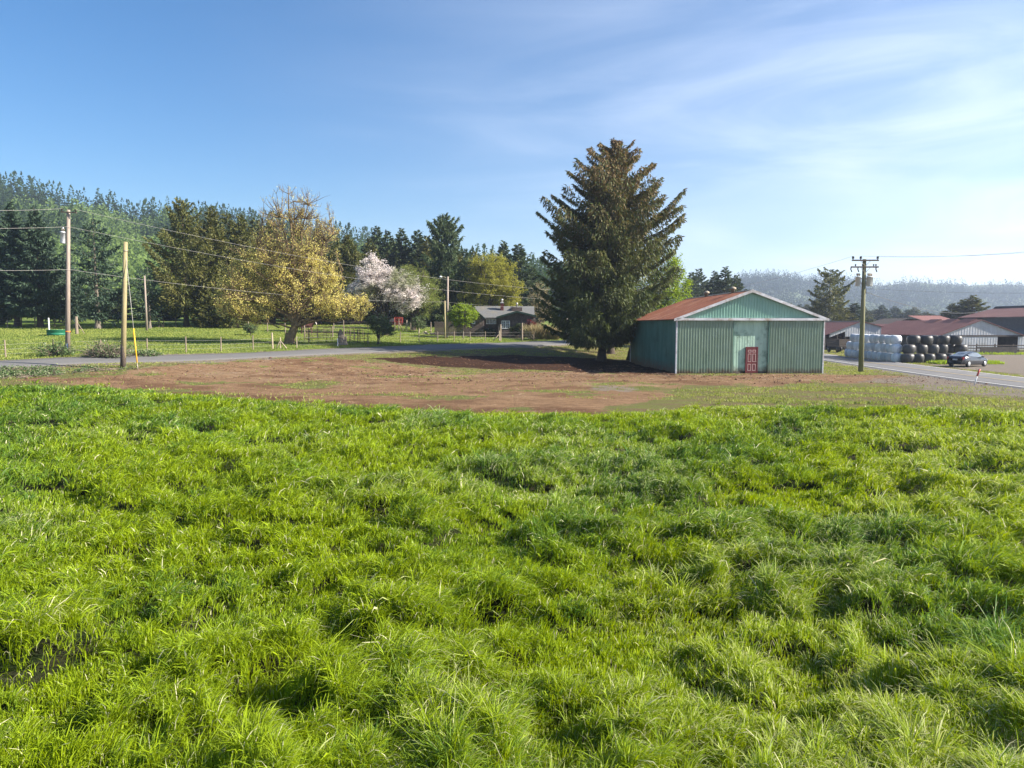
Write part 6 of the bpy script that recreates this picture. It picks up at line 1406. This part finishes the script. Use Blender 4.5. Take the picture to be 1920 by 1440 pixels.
bz = tz(bx, by); az = rng.random(n) * 2 * pi; D = np.stack([np.cos(az), np.sin(az), rng.uniform(.1, .7, n)], 1); s = np.linspace(0, 1, 4)[None, :, None]; Ls = rng.uniform(.2, .75, n)
PL = np.stack([bx, by, bz], 1)[:, None] + D[:, None] * s * Ls[:, None, None]; PL[..., 2] -= .3 * s[..., 0] ** 2 * Ls[:, None]
tv, tf = tubes(PL, .016, .006, 3); tag(np_mesh('dead_brush', tv, tf, M['twig_grey']), 'loose layer of cut twigs and dead stems on the bank below the lane', 'brush', kind='stuff')
k = rng.integers(0, n, n * 5); P = PL[k, rng.integers(1, 4, n * 5)] + rng.normal(0, .08, (n * 5, 3)); P[:, 2] += .05; P = P[fbm(P[:, 0] * .8, P[:, 1] * .8, 29) > .44]; V, F = diamonds(P, rng.normal(size=P.shape), .15 * rng.uniform(.6, 1.3, len(P)), .10, rng)
tag(np_mesh('bramble_cover', V, F, LM['shrub'], None, np.repeat(np.stack([rng.random(len(P)), (rng.random(len(P)) < .3) * .8, rng.random(len(P))], 1), 4, 0)), 'sprawling bramble leaves covering the bank below the lane at the left', 'ground cover', kind='stuff')
# clods and sticks on the bare earth
n = 16000; x = rng.uniform(-34, 34, n); y = rng.uniform(47, 76, n); sdv = sdist(x, y, dirt_p); inm = (sdist(x, y, mulch_shade_p) > -.5); bar = (x > 13) & (x < 26.6) & (y > 57.6); k = ((sdv > -1.5) | inm) & (~bar) & (y > edge_y(x) - .5) & (dline(x, y, RL) > 3.2); k &= (fbm(x * .5, y * .9, 55) + rng.normal(0, .08, n) > .49); x, y, inm = x[k], y[k], inm[k]; n = len(x)
sz = rng.gamma(1.1, .014, n) + .010; sz = np.where(inm, sz * 1.4, sz); octa = np.array([[1, 0, 0], [0, 1, 0], [-1, 0, 0], [0, -1, 0], [0, 0, 1], [0, 0, -.5]], float)
Vc = octa[None] * sz[:, None, None] * rng.uniform(.6, 1.5, (n, 6, 3)) * np.array([1.4, 1.2, .8]) + np.stack([x, y, tz(x, y) + .02 + .03 * (1)], 1)[:, None]
Fo = np.array([[0, 1, 4], [1, 2, 4], [2, 3, 4], [3, 0, 4], [1, 0, 5], [2, 1, 5], [3, 2, 5], [0, 3, 5]]); Fc = (np.arange(n)[:, None, None] * 6 + Fo[None]).reshape(-1, 3)
M['clod'] = pmat('clod', (.16, .085, .05), (.08, .04, .025), 1.5, .95)
tag(np_mesh('dirt_clods', Vc.reshape(-1, 3), Fc, M['clod']), 'scattered brown clods and crumbs on the bare earth', 'soil', kind='stuff')
n = 1400; x = rng.uniform(-32, 30, n); y = rng.uniform(50, 70, n); bar = (x > 13) & (x < 26.6) & (y > 57.6); k = (sdist(x, y, dirt_p) > -1) & ~bar & (y > edge_y(x)); x, y = x[k], y[k]; n = len(x); az = rng.random(n) * pi; D = np.stack([np.cos(az), np.sin(az), rng.normal(0, .08, n)], 1)
PL = np.stack([x, y, tz(x, y) + .07], 1)[:, None] + D[:, None] * np.linspace(0, 1, 3)[None, :, None] * rng.uniform(.15, .8, n)[:, None, None]; V, F = tubes(PL, .012, .006, 3); tag(np_mesh('dead_twigs', V, F, M['twig_pale']), 'pale sticks and straw scattered on the bare earth', 'twigs', kind='stuff')
# short tufts on verges, lawn and pasture
n = 480000; d = dist_sample(n, 38, 135, 1.05); a = rng.uniform(-.70, .70, n); x = d * np.sin(a); y = d * np.cos(a)
dl = dline(x, y, RL); dr_ = dline(x, y, RR); yl = np.interp(x, RL[:, 0], RL[:, 1]); past = (y > yl) & (x < 34)
w_d = np.interp(sdist(x, y, dirt_p) + (fbm(x * .5, y * .5, 3) - .5) * 4, [-2.5, 1], [1, .04]); w_d = np.maximum(w_d, .4 * (fbm(x * .22 + 3, y * .42, 71, 3) > .63)); w_m = (sdist(x, y, mulch_shade_p) < -.3)
w_n = np.clip((fbm(x * .35, y * .7, 66, 4) - .42) * 6, .05, 1); w_n = np.where(past, np.clip(w_n + .55, 0, 1), w_n)
bar = (x > 12.8) & (x < 26.8) & (y > 57.6) & (y < 77.5)
yd = (sdist(x, y, yard) < 0) & (dr_ > 3.6); w_g = np.where(sdist(x, y, near_r) > 0, .3, 1)
k = (rng.random(n) < w_d * w_n * w_g) & w_m & ~bar & (dl > 3.1) & yd & (y > edge_y(x) - 1.5)
x, y, d, past = x[k], y[k], d[k], past[k]; n = len(x)
hgt_ = np.where(past, .13, .11) * rng.uniform(.5, 1.4, n) * np.where(y < edge_y(x) + 3, 1.6, 1)
V, F = diamonds(np.stack([x, y, tz(x, y) + (past * (fbm(x * .6, y * .6, 8) - .5) * .12) - .01], 1), rng.normal(0, .45, (n, 3)) + np.array([0, 0, 1.]), hgt_, .035 + d * .0004, rng)
t_ = np.repeat(np.stack([np.clip(fbm(x * .2, y * .2, 71) * 1.6 - .4 + rng.normal(0, .15, n), 0, 1), np.where(past, .0, .35) * rng.random(n) + (rng.random(n) < .06) * .5, rng.random(n)], 1), 4, 0)
LM['turf'] = leaf_mat('turf', (.28, .31, .07), (.16, .215, .04), (.34, .31, .13), .35)
tag(np_mesh('short_grass', V, F, LM['turf'], None, t_), 'short green grass of the verges, lawn and pasture beyond the bare earth', 'grass', kind='stuff')
# bright weeds at the foot of the black bales and along the barn yard fence
n = 4200; s_ = rng.random(n); x = np.where(s_ < .6, rng.uniform(44.5, 51.5, n), rng.uniform(62, 78, n)); y = np.where(s_ < .6, rng.normal(73.2, .45, n), rng.normal(97.3, .6, n)); V, F = diamonds(np.stack([x, y, tz(x, y)], 1), rng.normal(0, .4, (n, 3)) + np.array([0, 0, 1.]), rng.uniform(.15, .5, n), .09, rng)
tag(np_mesh('yard_weeds', V, F, LM['bright'], None, np.repeat(rng.random((n, 1)) * np.array([[1, .5, 1]]), 4, 0)), 'bright green weeds at the foot of the black bales and along the yard fence', 'weeds', kind='stuff')

# ------------------------------------------------------------------ haze: real air round the whole scene
hm, nt, o = new_mat('haze'); pv = nt.nodes.new('ShaderNodeVolumePrincipled'); pv.inputs['Density'].default_value = HAZE; pv.inputs['Color'].default_value = (.66, .77, 1.0, 1); pv.inputs['Anisotropy'].default_value = .35
nt.links.new(pv.outputs[0], o.inputs['Volume'])
mb = MB(); mb.box((-2900, -2900, -4), (2900, 2900, 215)); hz_ = mb.build('haze', hm); tag(hz_, 'thin bluish haze in the valley air', 'haze', kind='stuff')
